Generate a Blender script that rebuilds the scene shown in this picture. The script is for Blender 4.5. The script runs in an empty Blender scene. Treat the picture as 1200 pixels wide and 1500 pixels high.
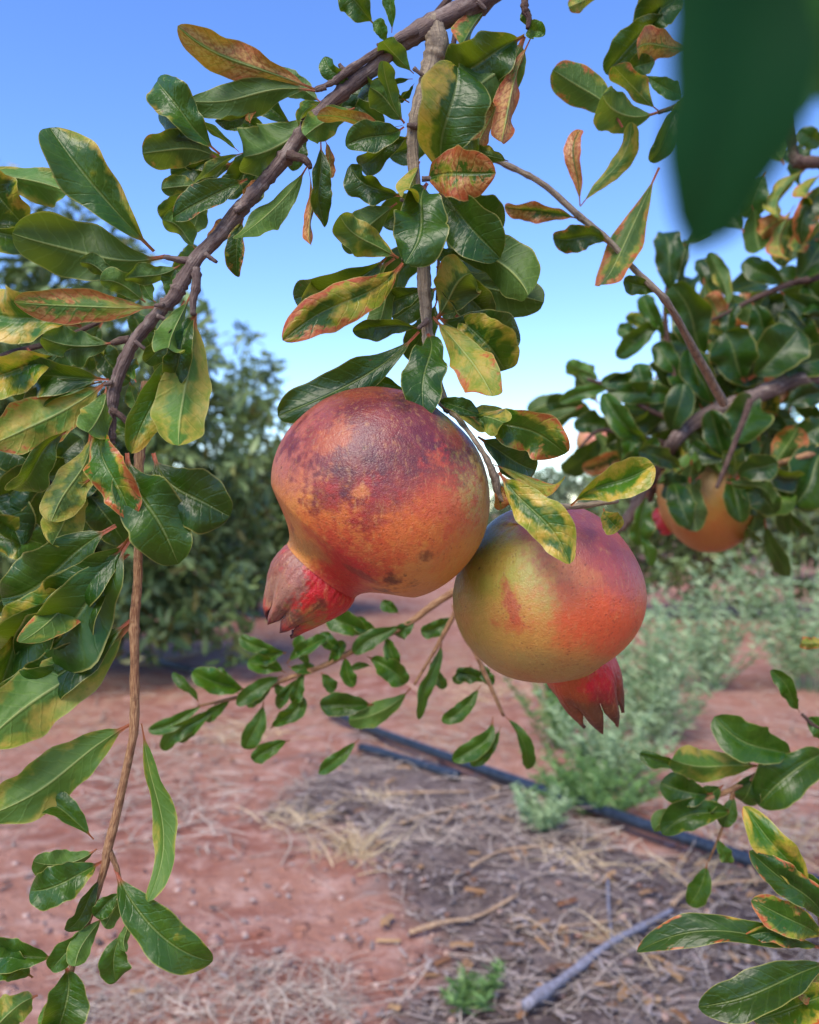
import bpy, bmesh, math, random
import numpy as np
from mathutils import Vector, Matrix, noise as mn

random.seed(7); rng = np.random.default_rng(7)
S = bpy.context.scene
COL = S.collection

# ------------------------------------------------------------------ camera
H = 0.75                     # camera height above the soil
F = 1290.0                   # focal length in photo pixels (photo is 1200 x 1500)
cam = bpy.data.cameras.new("camera")
cam.sensor_fit = 'HORIZONTAL'; cam.sensor_width = 36.0
cam.lens = 36.0 * F / 1200.0
cam.clip_start = 0.01; cam.clip_end = 3000
cam.dof.use_dof = True; cam.dof.focus_distance = 0.352
cam.dof.aperture_fstop = 15.0
camo = bpy.data.objects.new("camera", cam); COL.objects.link(camo)
camo.location = (0, 0, H); camo.rotation_euler = (math.radians(90), 0, 0)
S.camera = camo

# ------------------------------------------------------------------ world, sun, exposure
SUN_EL, SUN_ROT = math.radians(52), math.radians(208)
world = bpy.data.worlds.new("World"); S.world = world
world.use_nodes = True
wt = world.node_tree; wt.nodes.clear()
wo = wt.nodes.new('ShaderNodeOutputWorld'); wb = wt.nodes.new('ShaderNodeBackground')
sk = wt.nodes.new('ShaderNodeTexSky'); sk.sky_type = 'NISHITA'; sk.sun_disc = False
sk.sun_elevation = SUN_EL; sk.sun_rotation = SUN_ROT
sk.air_density = 1.0; sk.dust_density = 0.05; sk.ozone_density = 4.0; sk.altitude = 0
wb.inputs['Strength'].default_value = 0.14
hs = wt.nodes.new('ShaderNodeHueSaturation'); hs.inputs['Hue'].default_value = .514; hs.inputs['Saturation'].default_value = 1.18
wt.links.new(sk.outputs[0], hs.inputs['Color']); wt.links.new(hs.outputs[0], wb.inputs[0]); wt.links.new(wb.outputs[0], wo.inputs[0])
sun = bpy.data.lights.new("sun", 'SUN'); sun.energy = 2.5; sun.angle = math.radians(38)
sun.color = (1.0, 0.9, 0.76)
suno = bpy.data.objects.new("sun", sun); COL.objects.link(suno)
sd = Vector((math.sin(SUN_ROT)*math.cos(SUN_EL), math.cos(SUN_ROT)*math.cos(SUN_EL), math.sin(SUN_EL)))
suno.rotation_euler = sd.to_track_quat('Z', 'Y').to_euler()
S.view_settings.view_transform = 'Standard'; S.view_settings.look = 'None'
S.view_settings.gamma = 1.0; S.view_settings.exposure = 1.16
S.cycles.max_bounces = 6; S.cycles.transparent_max_bounces = 4

# ------------------------------------------------------------------ helpers
def up(x, y, d):             # photo pixel at depth d -> world point
    return Vector(((x-600)/F*d, d, H-(y-750)/F*d))
def gp(x, y):                # photo pixel -> point on the soil
    d = H*F/(y-750); return Vector(((x-600)/F*d, d, 0))
def lin(h):
    h = h.lstrip('#'); o = []
    for i in (0, 2, 4):
        c = int(h[i:i+2], 16)/255
        o.append(c/12.92 if c <= .04045 else ((c+.055)/1.055)**2.4)
    return tuple(o)
def smooth(a, b, x):
    t = min(1, max(0, (x-a)/(b-a))); return t*t*(3-2*t)
def empty(name, loc, label, cat, group=None):
    o = bpy.data.objects.new(name, None); COL.objects.link(o); o.location = loc
    o.empty_display_size = .02
    o['label'] = label; o['category'] = cat
    if group: o['group'] = group
    return o
def tag(o, label=None, cat=None, group=None, kind=None):
    if label: o['label'] = label
    if cat: o['category'] = cat
    if group: o['group'] = group
    if kind: o['kind'] = kind
    return o
def mesh_obj(name, verts, faces, mat, parent=None, uv=None, col=None, smooth_=True):
    """verts in world space; linked as ONE mesh object, re-based on its parent's origin"""
    verts = np.asarray(verts, dtype=np.float32).reshape(-1, 3)
    org = np.array(parent.matrix_basis.translation if parent and parent.parent is None else
                   ((parent.parent.matrix_basis.translation + parent.matrix_basis.translation) if parent else (0, 0, 0)), dtype=np.float32)
    me = bpy.data.meshes.new(name)
    if isinstance(faces, np.ndarray):
        k = faces.shape[1]; n = faces.shape[0]
        me.vertices.add(len(verts)); me.vertices.foreach_set('co', (verts-org).ravel())
        me.loops.add(n*k); me.loops.foreach_set('vertex_index', faces.astype(np.int32).ravel())
        me.polygons.add(n); me.polygons.foreach_set('loop_start', np.arange(n, dtype=np.int32)*k)
        me.update(calc_edges=True)
    else:
        me.from_pydata((verts-org).tolist(), [], faces)
    me.validate()
    if smooth_: me.polygons.foreach_set('use_smooth', [True]*len(me.polygons))
    if uv is not None:
        ul = me.uv_layers.new(name='UVMap'); idx = np.empty(len(me.loops), dtype=np.int32)
        me.loops.foreach_get('vertex_index', idx)
        ul.data.foreach_set('uv', np.asarray(uv, dtype=np.float32)[idx].ravel())
    if col is not None:
        ca = me.color_attributes.new('ctl', 'FLOAT_COLOR', 'POINT')
        ca.data.foreach_set('color', np.asarray(col, dtype=np.float32).ravel())
    me.materials.append(mat); me.update()
    o = bpy.data.objects.new(name, me); COL.objects.link(o)
    if parent: o.parent = parent
    return o

# ------------------------------------------------------------------ materials
class NT:
    def __init__(s, name):
        s.m = bpy.data.materials.new(name); s.m.use_nodes = True
        s.t = s.m.node_tree; s.t.nodes.clear()
        s.out = s.t.nodes.new('ShaderNodeOutputMaterial')
    def n(s, typ, **kw):
        nd = s.t.nodes.new(typ)
        for k, v in kw.items(): setattr(nd, k, v)
        return nd
    def put(s, sock, v):
        if isinstance(v, bpy.types.NodeSocket): s.t.links.new(v, sock)
        elif v is not None:
            if sock.type == 'RGBA' and len(v) == 3: v = (*v, 1)
            sock.default_value = v
    def math(s, op, a, b=None, c=None, clamp=False):
        nd = s.n('ShaderNodeMath', operation=op, use_clamp=clamp)
        for i, v in enumerate((a, b, c)):
            if v is not None: s.put(nd.inputs[i], v)
        return nd.outputs[0]
    def ss(s, x, a, b):      # smoothstep
        nd = s.n('ShaderNodeMapRange', interpolation_type='SMOOTHSTEP')
        s.put(nd.inputs[0], x); s.put(nd.inputs[1], a); s.put(nd.inputs[2], b)
        return nd.outputs[0]
    def mix(s, f, a, b, mode='MIX'):
        nd = s.n('ShaderNodeMix', data_type='RGBA', blend_type=mode)
        s.put(nd.inputs[0], f); s.put(nd.inputs[6], a); s.put(nd.inputs[7], b)
        return nd.outputs[2]
    def noise(s, vec, scale, detail=3, rough=.5, dist=0):
        nd = s.n('ShaderNodeTexNoise'); s.put(nd.inputs['Vector'], vec)
        nd.inputs['Scale'].default_value = scale; nd.inputs['Detail'].default_value = detail
        nd.inputs['Roughness'].default_value = rough; nd.inputs['Distortion'].default_value = dist
        return nd.outputs[0]
    def bump(s, h, strength, dist):
        nd = s.n('ShaderNodeBump'); s.put(nd.inputs['Height'], h)
        nd.inputs['Strength'].default_value = strength; nd.inputs['Distance'].default_value = dist
        return nd.outputs[0]
    def bsdf(s, col, rough, spec=.5, normal=None):
        nd = s.n('ShaderNodeBsdfPrincipled'); s.put(nd.inputs['Base Color'], col)
        s.put(nd.inputs['Roughness'], rough); nd.inputs['Specular IOR Level'].default_value = spec
        if normal: s.put(nd.inputs['Normal'], normal)
        return nd.outputs[0]
    def done(s, sh):
        s.t.links.new(sh, s.out.inputs[0]); return s.m

def leaf_material():
    """pomegranate leaf: ctl = (yellowing, scorch, tone, seed); UV = (across, along)"""
    g = NT('pomegranate leaf')
    a = g.n('ShaderNodeAttribute', attribute_name='ctl')
    sp = g.n('ShaderNodeSeparateColor'); g.put(sp.inputs[0], a.outputs['Color'])
    yel, brn, tone = sp.outputs; seed = a.outputs['Alpha']
    uvn = g.n('ShaderNodeUVMap'); sx = g.n('ShaderNodeSeparateXYZ'); g.put(sx.inputs[0], uvn.outputs[0])
    u = g.math('MULTIPLY_ADD', sx.outputs[0], 2, -1); v = sx.outputs[1]
    au = g.math('ABSOLUTE', u)
    cb = g.n('ShaderNodeCombineXYZ'); g.put(cb.inputs[0], g.math('MULTIPLY', u, .6))
    g.put(cb.inputs[1], g.math('MULTIPLY', v, 3)); g.put(cb.inputs[2], g.math('MULTIPLY', seed, 71))
    P = cb.outputs[0]
    n1 = g.noise(P, 1.6, 3, .55); n2 = g.noise(P, 2.6, 5, .65); n3 = g.noise(P, 9, 3, .6)
    # lateral veins
    ph = g.math('SUBTRACT', g.math('MULTIPLY', v, 11), g.math('MULTIPLY', au, 1.6))
    ph = g.math('ADD', ph, g.math('MULTIPLY', n1, 1.2))
    fr = g.math('ABSOLUTE', g.math('SUBTRACT', g.math('FRACT', ph), .5))
    vein = g.math('SUBTRACT', 1, g.ss(fr, 0.02, 0.12))
    edge = g.math('POWER', au, 1.6)
    green = g.mix(tone, lin('#062009'), lin('#427a18'))
    green = g.mix(g.ss(n1, .35, .75), green, g.mix(tone, lin('#12360e'), lin('#648e22')))
    green = g.mix(g.math('MULTIPLY', vein, g.math('MULTIPLY_ADD', g.n('ShaderNodeNewGeometry').outputs['Backfacing'], .12, .05)), green, lin('#7f9a4c'))
    my = g.math('MULTIPLY', g.math('ADD', g.math('ADD', g.math('MULTIPLY_ADD', n1, 1.7, -.35), g.math('MULTIPLY', edge, g.math('MULTIPLY_ADD', yel, .75, .12))), g.math('MULTIPLY_ADD', yel, .95, -1.13)), 4.5, clamp=True)
    ylw = g.mix(g.ss(n2, .35, .65), lin('#77821a'), lin('#b8983c'))
    col = g.mix(my, green, ylw)
    mb = g.math('ADD', g.math('ADD', n2, g.math('MULTIPLY', edge, .35)), g.math('MULTIPLY_ADD', brn, 1.3, -1.13))
    mb = g.math('SUBTRACT', mb, g.math('MULTIPLY', vein, .10)); mb = g.math('ADD', mb, g.math('MULTIPLY_ADD', v, .24, -.14))
    mb = g.math('MULTIPLY', mb, 9, clamp=True)
    bcol = g.mix(g.ss(n3, .35, .62), lin('#94492a'), lin('#b98a4e'))
    bcol = g.mix(g.math('MULTIPLY', g.ss(au, .40, 1.0), .75), bcol, lin('#a83a1e'))
    bcol = g.mix(g.math('MULTIPLY', vein, .4), bcol, lin('#5e3a1e'))
    near_rib = g.ss(au, .02, .16)
    col = g.mix(g.math('MULTIPLY', mb, near_rib), col, bcol)
    # leaf spots
    vo = g.n('ShaderNodeTexVoronoi', feature='F1'); g.put(vo.inputs['Vector'], P); vo.inputs['Scale'].default_value = 2.3
    spd = g.noise(P, .9, 1)
    spot = g.math('MULTIPLY', g.math('SUBTRACT', 1, g.ss(vo.outputs['Distance'], .05, .10)), g.ss(spd, .52, .6))
    col = g.mix(g.math('MULTIPLY', spot, .8), col, lin('#5a2c18'))
    # margin, midrib, reddish stalk
    geo = g.n('ShaderNodeNewGeometry'); back = geo.outputs['Backfacing']
    col = g.mix(g.math('MULTIPLY', g.math('MULTIPLY', back, .34), g.math('MULTIPLY_ADD', mb, -.8, 1)), col, lin('#5f7a38'))
    col = g.mix(g.math('MULTIPLY', g.ss(au, .93, .985), .55), col, lin('#a8a35a'))
    ribw = g.math('MULTIPLY_ADD', v, -.06, .095)
    rib = g.math('SUBTRACT', 1, g.ss(g.math('DIVIDE', au, ribw), .35, 1.0))
    rib = g.math('MULTIPLY', rib, g.math('MULTIPLY_ADD', back, .45, .28))
    col = g.mix(rib, col, lin('#98a35c'))
    stalk = g.math('SUBTRACT', 1, g.ss(v, .07, .15))
    col = g.mix(g.math('MULTIPLY', stalk, .85), col, lin('#a4493c'))
    h = g.math('ADD', g.math('MULTIPLY', g.math('SUBTRACT', 1, g.ss(au, 0, .10)), -1.0), g.math('MULTIPLY', vein, -.22))
    h = g.math('ADD', h, g.math('MULTIPLY', n2, .9)); h = g.math('ADD', h, g.math('MULTIPLY', n1, 3.6))
    bm = g.bump(h, .5, .0009)
    rgh = g.math('MULTIPLY_ADD', back, .22, .27); rgh = g.math('ADD', rgh, g.math('MULTIPLY', n3, .14))
    sh = g.bsdf(col, rgh, .38, bm)
    tr = g.n('ShaderNodeBsdfTranslucent'); g.put(tr.inputs[0], g.mix(.55, col, lin('#a8b820'), 'MIX'))
    mx = g.n('ShaderNodeMixShader'); mx.inputs[0].default_value = .26
    g.put(mx.inputs[1], sh); g.put(mx.inputs[2], tr.outputs[0])
    return g.done(mx.outputs[0])

def crown_material(name, dark, light, brown=0.1, spec=.45):
    """small far leaves: ctl = (yellowing, -, tone, seed)"""
    g = NT(name)
    a = g.n('ShaderNodeAttribute', attribute_name='ctl')
    sp = g.n('ShaderNodeSeparateColor'); g.put(sp.inputs[0], a.outputs['Color'])
    col = g.mix(sp.outputs[2], lin(dark), lin(light))
    col = g.mix(g.math('MULTIPLY', sp.outputs[0], brown), col, lin('#8a5a2c'))
    sh = g.bsdf(col, .45, spec)
    tr = g.n('ShaderNodeBsdfTranslucent'); g.put(tr.inputs[0], g.mix(.4, col, lin('#8ba02c')))
    mx = g.n('ShaderNodeMixShader'); mx.inputs[0].default_value = .2
    g.put(mx.inputs[1], sh); g.put(mx.inputs[2], tr.outputs[0])
    return g.done(mx.outputs[0])

def bark_material(name, c1, c2, c3, scale=1.0):
    g = NT(name)
    tc = g.n('ShaderNodeTexCoord'); uvn = g.n('ShaderNodeUVMap')
    mp = g.n('ShaderNodeMapping'); g.put(mp.inputs[0], uvn.outputs[0]); mp.inputs['Scale'].default_value = (9*scale, 1.2*scale, 1)
    n1 = g.noise(mp.outputs[0], 1.6, 5, .65, .4); n2 = g.noise(tc.outputs['Object'], 160, 4, .6)
    n3 = g.noise(tc.outputs['Object'], 700, 2, .6)
    col = g.mix(g.ss(n1, .35, .65), lin(c1), lin(c2))
    col = g.mix(g.math('MULTIPLY', g.ss(n2, .5, .72), .7), col, lin(c3))
    h = g.math('ADD', n1, g.math('MULTIPLY', n2, .8)); h = g.math('ADD', h, g.math('MULTIPLY', n3, .3))
    return g.done(g.bsdf(col, .75, .3, g.bump(h, .9, .0012)))

def fruit_material():
    g = NT('pomegranate rind')
    a = g.n('ShaderNodeAttribute', attribute_name='ctl')
    tc = g.n('ShaderNodeTexCoord'); P = tc.outputs['Object']
    n1 = g.noise(P, 60, 5, .6); n2 = g.noise(P, 330, 4, .65); n3 = g.noise(P, 1400, 2, .6)
    mp = g.n('ShaderNodeMapping'); g.put(mp.inputs[0], P); mp.inputs['Scale'].default_value = (1, 1, .25)
    n4 = g.noise(mp.outputs[0], 520, 4, .7)
    col = a.outputs['Color']
    col = g.mix(g.math('MULTIPLY', g.ss(n1, .42, .7), .22), col, lin('#b04a24'))
    col = g.mix(g.math('MULTIPLY', g.ss(n2, .54, .72), .24), col, lin('#8a3c20'))
    col = g.mix(g.math('MULTIPLY', g.ss(n4, .52, .75), .3), col, lin('#c79a58'))
    n5 = g.noise(P, 800, 4, .75); col = g.mix(g.math('MULTIPLY', g.ss(n5, .54, .7), .26), col, lin('#70321c'))
    vo = g.n('ShaderNodeTexVoronoi', feature='F1'); g.put(vo.inputs['Vector'], P); vo.inputs['Scale'].default_value = 430
    dots = g.math('MULTIPLY', g.math('SUBTRACT', 1, g.ss(vo.outputs['Distance'], .12, .28)), g.ss(n1, .4, .55))
    col = g.mix(g.math('MULTIPLY', dots, .34), col, lin('#5a2a20'))
    vo2 = g.n('ShaderNodeTexVoronoi', feature='F1'); g.put(vo2.inputs['Vector'], P); vo2.inputs['Scale'].default_value = 110
    d2 = g.math('MULTIPLY', g.math('SUBTRACT', 1, g.ss(vo2.outputs['Distance'], .05, .11)), g.ss(n2, .42, .6))
    col = g.mix(g.math('MULTIPLY', d2, .7), col, lin('#3c1f16'))
    mp2 = g.n('ShaderNodeMapping'); g.put(mp2.inputs[0], P); mp2.inputs['Scale'].default_value = (1, .35, 1); mp2.inputs['Rotation'].default_value = (.5, .4, .6)
    n6 = g.noise(mp2.outputs[0], 240, 6, .75, .6)
    scar = g.math('MULTIPLY', g.ss(n6, .60, .66), g.ss(n1, .5, .62))
    col = g.mix(g.math('MULTIPLY', scar, .55), col, lin('#8a6238'))
    n7 = g.noise(P, 2600, 2, .7); col = g.mix(g.math('MULTIPLY', g.ss(n7, .58, .72), .22), col, lin('#d8a068'))
    h = g.math('ADD', g.math('MULTIPLY', n2, 1.0), g.math('MULTIPLY', n3, .6)); h = g.math('ADD', h, g.math('MULTIPLY', scar, .4)); h = g.math('ADD', h, g.math('MULTIPLY', n1, 1.5))
    h = g.math('SUBTRACT', h, g.math('MULTIPLY', dots, .2))
    rough = g.math('MULTIPLY_ADD', n2, .3, .26)
    sh = g.n('ShaderNodeBsdfPrincipled'); g.put(sh.inputs['Base Color'], col); g.put(sh.inputs['Roughness'], rough)
    sh.inputs['Specular IOR Level'].default_value = .5
    sh.inputs['Subsurface Weight'].default_value = .06; sh.inputs['Subsurface Radius'].default_value = (1, .3, .15)
    sh.inputs['Subsurface Scale'].default_value = .003
    g.put(sh.inputs['Normal'], g.bump(h, .42, .0010))
    return g.done(sh.outputs[0])

def plain(name, col, rough=.6, var=None, scale=40, bump=0, spec=.4):
    g = NT(name); tc = g.n('ShaderNodeTexCoord'); n1 = g.noise(tc.outputs['Object'], scale, 4, .6)
    c = g.mix(g.ss(n1, .3, .7), lin(col), lin(var or col))
    return g.done(g.bsdf(c, rough, spec, g.bump(n1, .5, bump) if bump else None))

M_LEAF = leaf_material()
M_BARK = bark_material('grey brown bark', '#4c3c38', '#746259', '#94867a')
M_BARKG = bark_material('grey green bark', '#6f6253', '#9a8a72', '#4e4238')
M_SHOOT = bark_material('tan shoot bark', '#7a5136', '#b08a62', '#5c3c2a', 1.4)
M_DARK = bark_material('dark twig bark', '#3c2a26', '#5c463c', '#70604e')
M_RIND = fruit_material()

# ------------------------------------------------------------------ stems and leaves
def catmull(pts, n):
    out = []
    P = [pts[0]*2-pts[1]] + list(pts) + [pts[-1]*2-pts[-2]]
    for i in range(1, len(P)-2):
        for k in range(n):
            t = k/n
            out.append(.5*((2*P[i]) + (P[i+1]-P[i-1])*t + (2*P[i-1]-5*P[i]+4*P[i+1]-P[i+2])*t*t + (3*P[i]-P[i-1]-3*P[i+1]+P[i+2])*t**3))
    out.append(P[-2]); return out
def tube(name, pts, radii, mat, parent=None, sub=6, ring=12, rough=.10, knobs=0, seed=0):
    """pts world points (np), radii per point"""
    pts = [np.array(p, dtype=float) for p in pts]
    C = catmull(pts, sub); R = [float(r[0]) for r in catmull([np.array([r]) for r in radii], sub)]
    n = len(C); rg = random.Random(seed+len(C))
    kn = [0]*n
    for _ in range(knobs):
        k = rg.randrange(1, n-1); kn[k] = rg.uniform(.15, .35)
    verts, uv, faces = [], [], []
    up_ = np.array((.2, -1, .1)); L = 0
    for i in range(n):
        T = C[min(i+1, n-1)]-C[max(i-1, 0)]; T /= np.linalg.norm(T)+1e-9
        A = np.cross(T, up_); A /= np.linalg.norm(A)+1e-9; B = np.cross(A, T)
        if i: L += np.linalg.norm(C[i]-C[i-1])
        for j in range(ring+1):
            f = 2*math.pi*j/ring
            d = A*math.cos(f)+B*math.sin(f)
            q = C[i]*(1/max(R[i], 1e-4))*.5
            rr = R[i]*(1+kn[i]+rough*2*(mn.noise(Vector(q*.6+d*1.2))))
            verts.append(C[i]+d*rr); uv.append((j/ring, L/ (2*math.pi*max(radii)) ))
    for i in range(n-1):
        for j in range(ring):
            a = i*(ring+1)+j; faces.append((a, a+1, a+ring+2, a+ring+1))
    for end in (0, n-1):
        c = len(verts); verts.append(C[end]); uv.append((.5, 0))
        for j in range(ring):
            a = end*(ring+1)+j
            faces.append((c, a, a+1) if end else (c, a+1, a))
    return mesh_obj(name, verts, faces, mat, parent, uv=uv)
def ptube(name, pix, d, mat, parent=None, **kw):
    """pix: (x, y, thickness px[, depth])"""
    pts = [up(p[0], p[1], p[3] if len(p) > 3 else d) for p in pix]
    rad = [p[2]/2/F*(p[3] if len(p) > 3 else d) for p in pix]
    return tube(name, pts, rad, mat, parent, **kw)

def leaf_arrays(P0, P2, W, bend=0., roll=0., side='t', yel=.1, brn=0., tone=.3, seed=0, fold=None,
                curl=None, bulge=None, pet=.08, nt=26, nu=8, ys=0., wave=None, v0=0., ea=None, eb=None, V=None):
    """one leaf blade with its stalk; returns verts, faces, uv, ctl"""
    r = random.Random(seed*131+5)
    P0 = np.array(P0, float); P2 = np.array(P2, float)
    ax = P2-P0; L = np.linalg.norm(ax); ax /= L
    if V is None: V = np.array((0, 0, H))-(P0+P2)/2
    V = V/np.linalg.norm(V)
    S0 = np.cross(ax, V); S0 /= np.linalg.norm(S0)+1e-9
    N0 = np.cross(S0, ax)
    if bulge is None: bulge = r.uniform(.02, .10)
    if fold is None: fold = r.uniform(22, 54)
    W = W/math.cos(math.radians(min(50, fold*.8)))
    if curl is None: curl = r.uniform(-.04, .30)
    if wave is None: wave = r.uniform(.14, .42)
    sgn = 1 if side == 't' else -1
    P1 = (P0+P2)/2 + S0*bend*2 + N0*bulge*L*2*sgn
    cr, sr = math.cos(math.radians(roll)), math.sin(math.radians(roll))
    ea_, eb_ = r.uniform(.78, 1.0), r.uniform(.44, .62)
    ea = ea or ea_; eb = eb or eb_
    wm = (ea/(ea+eb))**ea*(eb/(ea+eb))**eb
    ph = r.uniform(0, 6.28); fq = r.uniform(5, 9); ph2 = r.uniform(0, 6.28); asym = r.uniform(-.07, .07)
    tw = r.uniform(-.6, .6); sb = r.uniform(-.035, .035)*L; p3 = r.uniform(0, 6.28); bk = r.uniform(-.3, .3)
    verts, uv, ctl = [], [], []
    for i in range(nt+1):
        t = 1-(1-i/nt)**1.35
        C = P0*(1-t)**2+P1*2*t*(1-t)+P2*t*t
        C = C+S0*sb*math.sin(2*math.pi*t)
        T = (P1-P0)*(1-t)+(P2-P1)*t+S0*sb*math.pi*math.cos(2*math.pi*t); T /= np.linalg.norm(T)+1e-9
        Sv = np.cross(T, V); Sv /= np.linalg.norm(Sv)+1e-9; N = np.cross(Sv, T)
        rr = math.radians(roll)+tw*(t-.5)
        cr, sr = math.cos(rr), math.sin(rr)
        S1 = Sv*cr+N*sr; N1 = N*cr-Sv*sr
        N1 = N1*sgn
        s = max(0., (t-pet)/(1-pet))
        w = W/2*(s**ea*(max(0, 1-s))**eb/wm)
        w = max(w, W*.035*(1 if t < .5 else 0))
        fo = math.radians(fold)*(1-.35*s)
        C = C-N1*curl*L*max(0, (t-.45))**2*3
        for j in range(nu+1):
            u = j/nu*2-1; au = abs(u)
            wv = wave*w*au**1.5*math.sin(fq*t*2+ph+(2.1 if u > 0 else 0))
            ww = w*(1+asym*(1 if u > 0 else -1))*(1+.06*math.sin(fq*t*2.2+ph2+u*1.5)+.035*math.sin(fq*t*4.7+p3-u))
            arch = w*(.07+bk*(u > 0)*t)*math.sin(au*math.pi)
            p = C+S1*(u*ww*math.cos(fo))+N1*(au*ww*math.sin(fo)+wv+arch)
            verts.append(p); uv.append((j/nu, v0+(1-v0)*t))
            ctl.append((min(1.2, max(0, yel*(1+ys*u))), brn, tone, (seed*.6180339) % 1.0))
    faces = []
    for i in range(nt):
        for j in range(nu):
            a = i*(nu+1)+j
            f = (a, a+1, a+nu+2, a+nu+1)
            faces.append(f if sgn > 0 else f[::-1])
    # winding so that the upper side is the front face
    return verts, faces, uv, ctl
LEAFN = [0]
def leaves(table, d, parent, name='leaf', mat=None):
    """table lines: bx by tx ty w [bend roll side yel brn tone dz [key=val ...]]"""
    for ln in table.strip().splitlines():
        ln = ln.split('#')[0].split()
        if not ln: continue
        kv = dict(x.split('=') for x in ln if '=' in x); ln = [x for x in ln if '=' not in x]
        bx, by, tx, ty, w = map(float, ln[:5])
        dfl = [0, None, 't', None, 0, None, None]
        rest = ln[5:]+[None]*(7-len(ln[5:]))
        LEAFN[0] += 1; sd_ = LEAFN[0]; r = random.Random(sd_*17+3)
        bend = float(rest[0] or 0); roll = float(rest[1]) if rest[1] else r.uniform(-15, 15)
        side = rest[2] or 't'; yel = float(rest[3]) if rest[3] else r.uniform(.0, .16)
        brn = float(rest[4] or 0); tone = float(rest[5]) if rest[5] else r.uniform(.1, .4)
        dz = float(rest[6]) if rest[6] else r.uniform(-10, 2)
        d0 = float(kv.pop('d', d)); k = {a: (float(b)) for a, b in kv.items()}
        d2 = d0+dz/1000
        dm = (d0+d2)/2
        vs, fs, uv, ct = leaf_arrays(up(bx, by, d0), up(tx, ty, d2), w*.98/F*dm, bend/F*dm, roll, side, yel, brn, tone, seed=sd_, **k)
        o = mesh_obj(name, vs, fs, mat or M_LEAF, parent, uv=uv, col=ct)
# ================================================================== FOREGROUND BRANCH
br = empty('pomegranate_branch', up(700, -10, .37), 'arching grey brown branch across the top left, its forked twig carrying the two big pomegranates', 'branch')
D = .37
ptube('bough', [(960,-190,52),(820,-90,44),(700,0,34),(633,36,31),(587,63,25),(550,97,23),(517,123,22),(483,152,21),(450,187,20),(420,227,20),(398,254,20),(367,290,21),(345,315,24),(320,347,21),(290,377,21),(267,413,20),(253,437,20),(230,460,18),(197,500,19),(177,540,18),(168,570,19),(163,600,17),(162,633,15),(164,652,9)], D, M_BARK, br, rough=.14, knobs=22, sub=7, ring=14)
ptube('twig', [(633,28,30),(640,62,34),(634,90,29),(628,112,27),(617,147,24),(606,190,19),(605,227,17),(612,300,17),(620,373,19),(622,417,20),(625,467,17),(628,500,16),(640,560,15,.365),(652,592,15,.362),(660,603,13,.362)], D, M_BARKG, br, rough=.12, knobs=9, sub=7)
ptube('twig', [(612,44,10),(575,62,12),(540,84,11),(505,107,13),(488,120,8),(462,131,7)], D-.004, M_BARK, br, rough=.12, knobs=5)
ptube('twig', [(650,592,11,.362),(670,612,8,.352),(692,640,7,.345),(714,674,9,.345),(725,700,13,.347),(738,733,9,.35),(800,742,8,.352),(850,741,9,.355),(905,733,8,.36)], .36, M_BARKG, br, rough=.15, knobs=8)
ptube('twig', [(345,315,15),(300,372,10),(272,381,11),(240,376,6)], D, M_BARK, br, knobs=3)
ptube('twig', [(288,392,12),(287,420,13),(283,440,11),(283,462,7)], D-.003, M_BARK, br, knobs=3)
ptube('twig', [(190,497,12),(175,499,11),(163,503,7)], D, M_DARK, br)
ptube('twig', [(770,-60,14),(769,-10,11),(769,14,10),(775,26,9),(773,42,6)], D-.006, M_DARK, br, knobs=3)
ptube('twig', [(420,227,14),(443,232,12),(452,240,10),(455,247,5)], D-.004, M_DARK, br, knobs=2)
for (x0, y0, x1, y1, w0) in ((505,105,497,94,9),(478,128,462,133,8),(560,78,553,64,7),(606,100,622,112,7),(612,185,596,183,10),(618,262,640,262,9),(616,300,586,292,8),(622,372,640,362,10),(620,378,588,380,9),(628,468,612,482,9),(345,310,362,298,12),(240,447,226,447,8),(300,372,318,384,8),(165,560,152,564,8),(197,500,214,512,7),(700,2,712,14,9),(230,462,250,472,7)):
    ptube('spur', [(x0,y0,w0),((x0+x1)/2,(y0+y1)/2,w0*.85),(x1,y1,w0*.6)], D-.004, M_BARK, br, rough=.2, sub=3, ring=8)
ptube('twig', [(163,600,9),(178,610,9),(188,622,7),(200,640,8)], D-.003, M_DARK, br, knobs=2)

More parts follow.
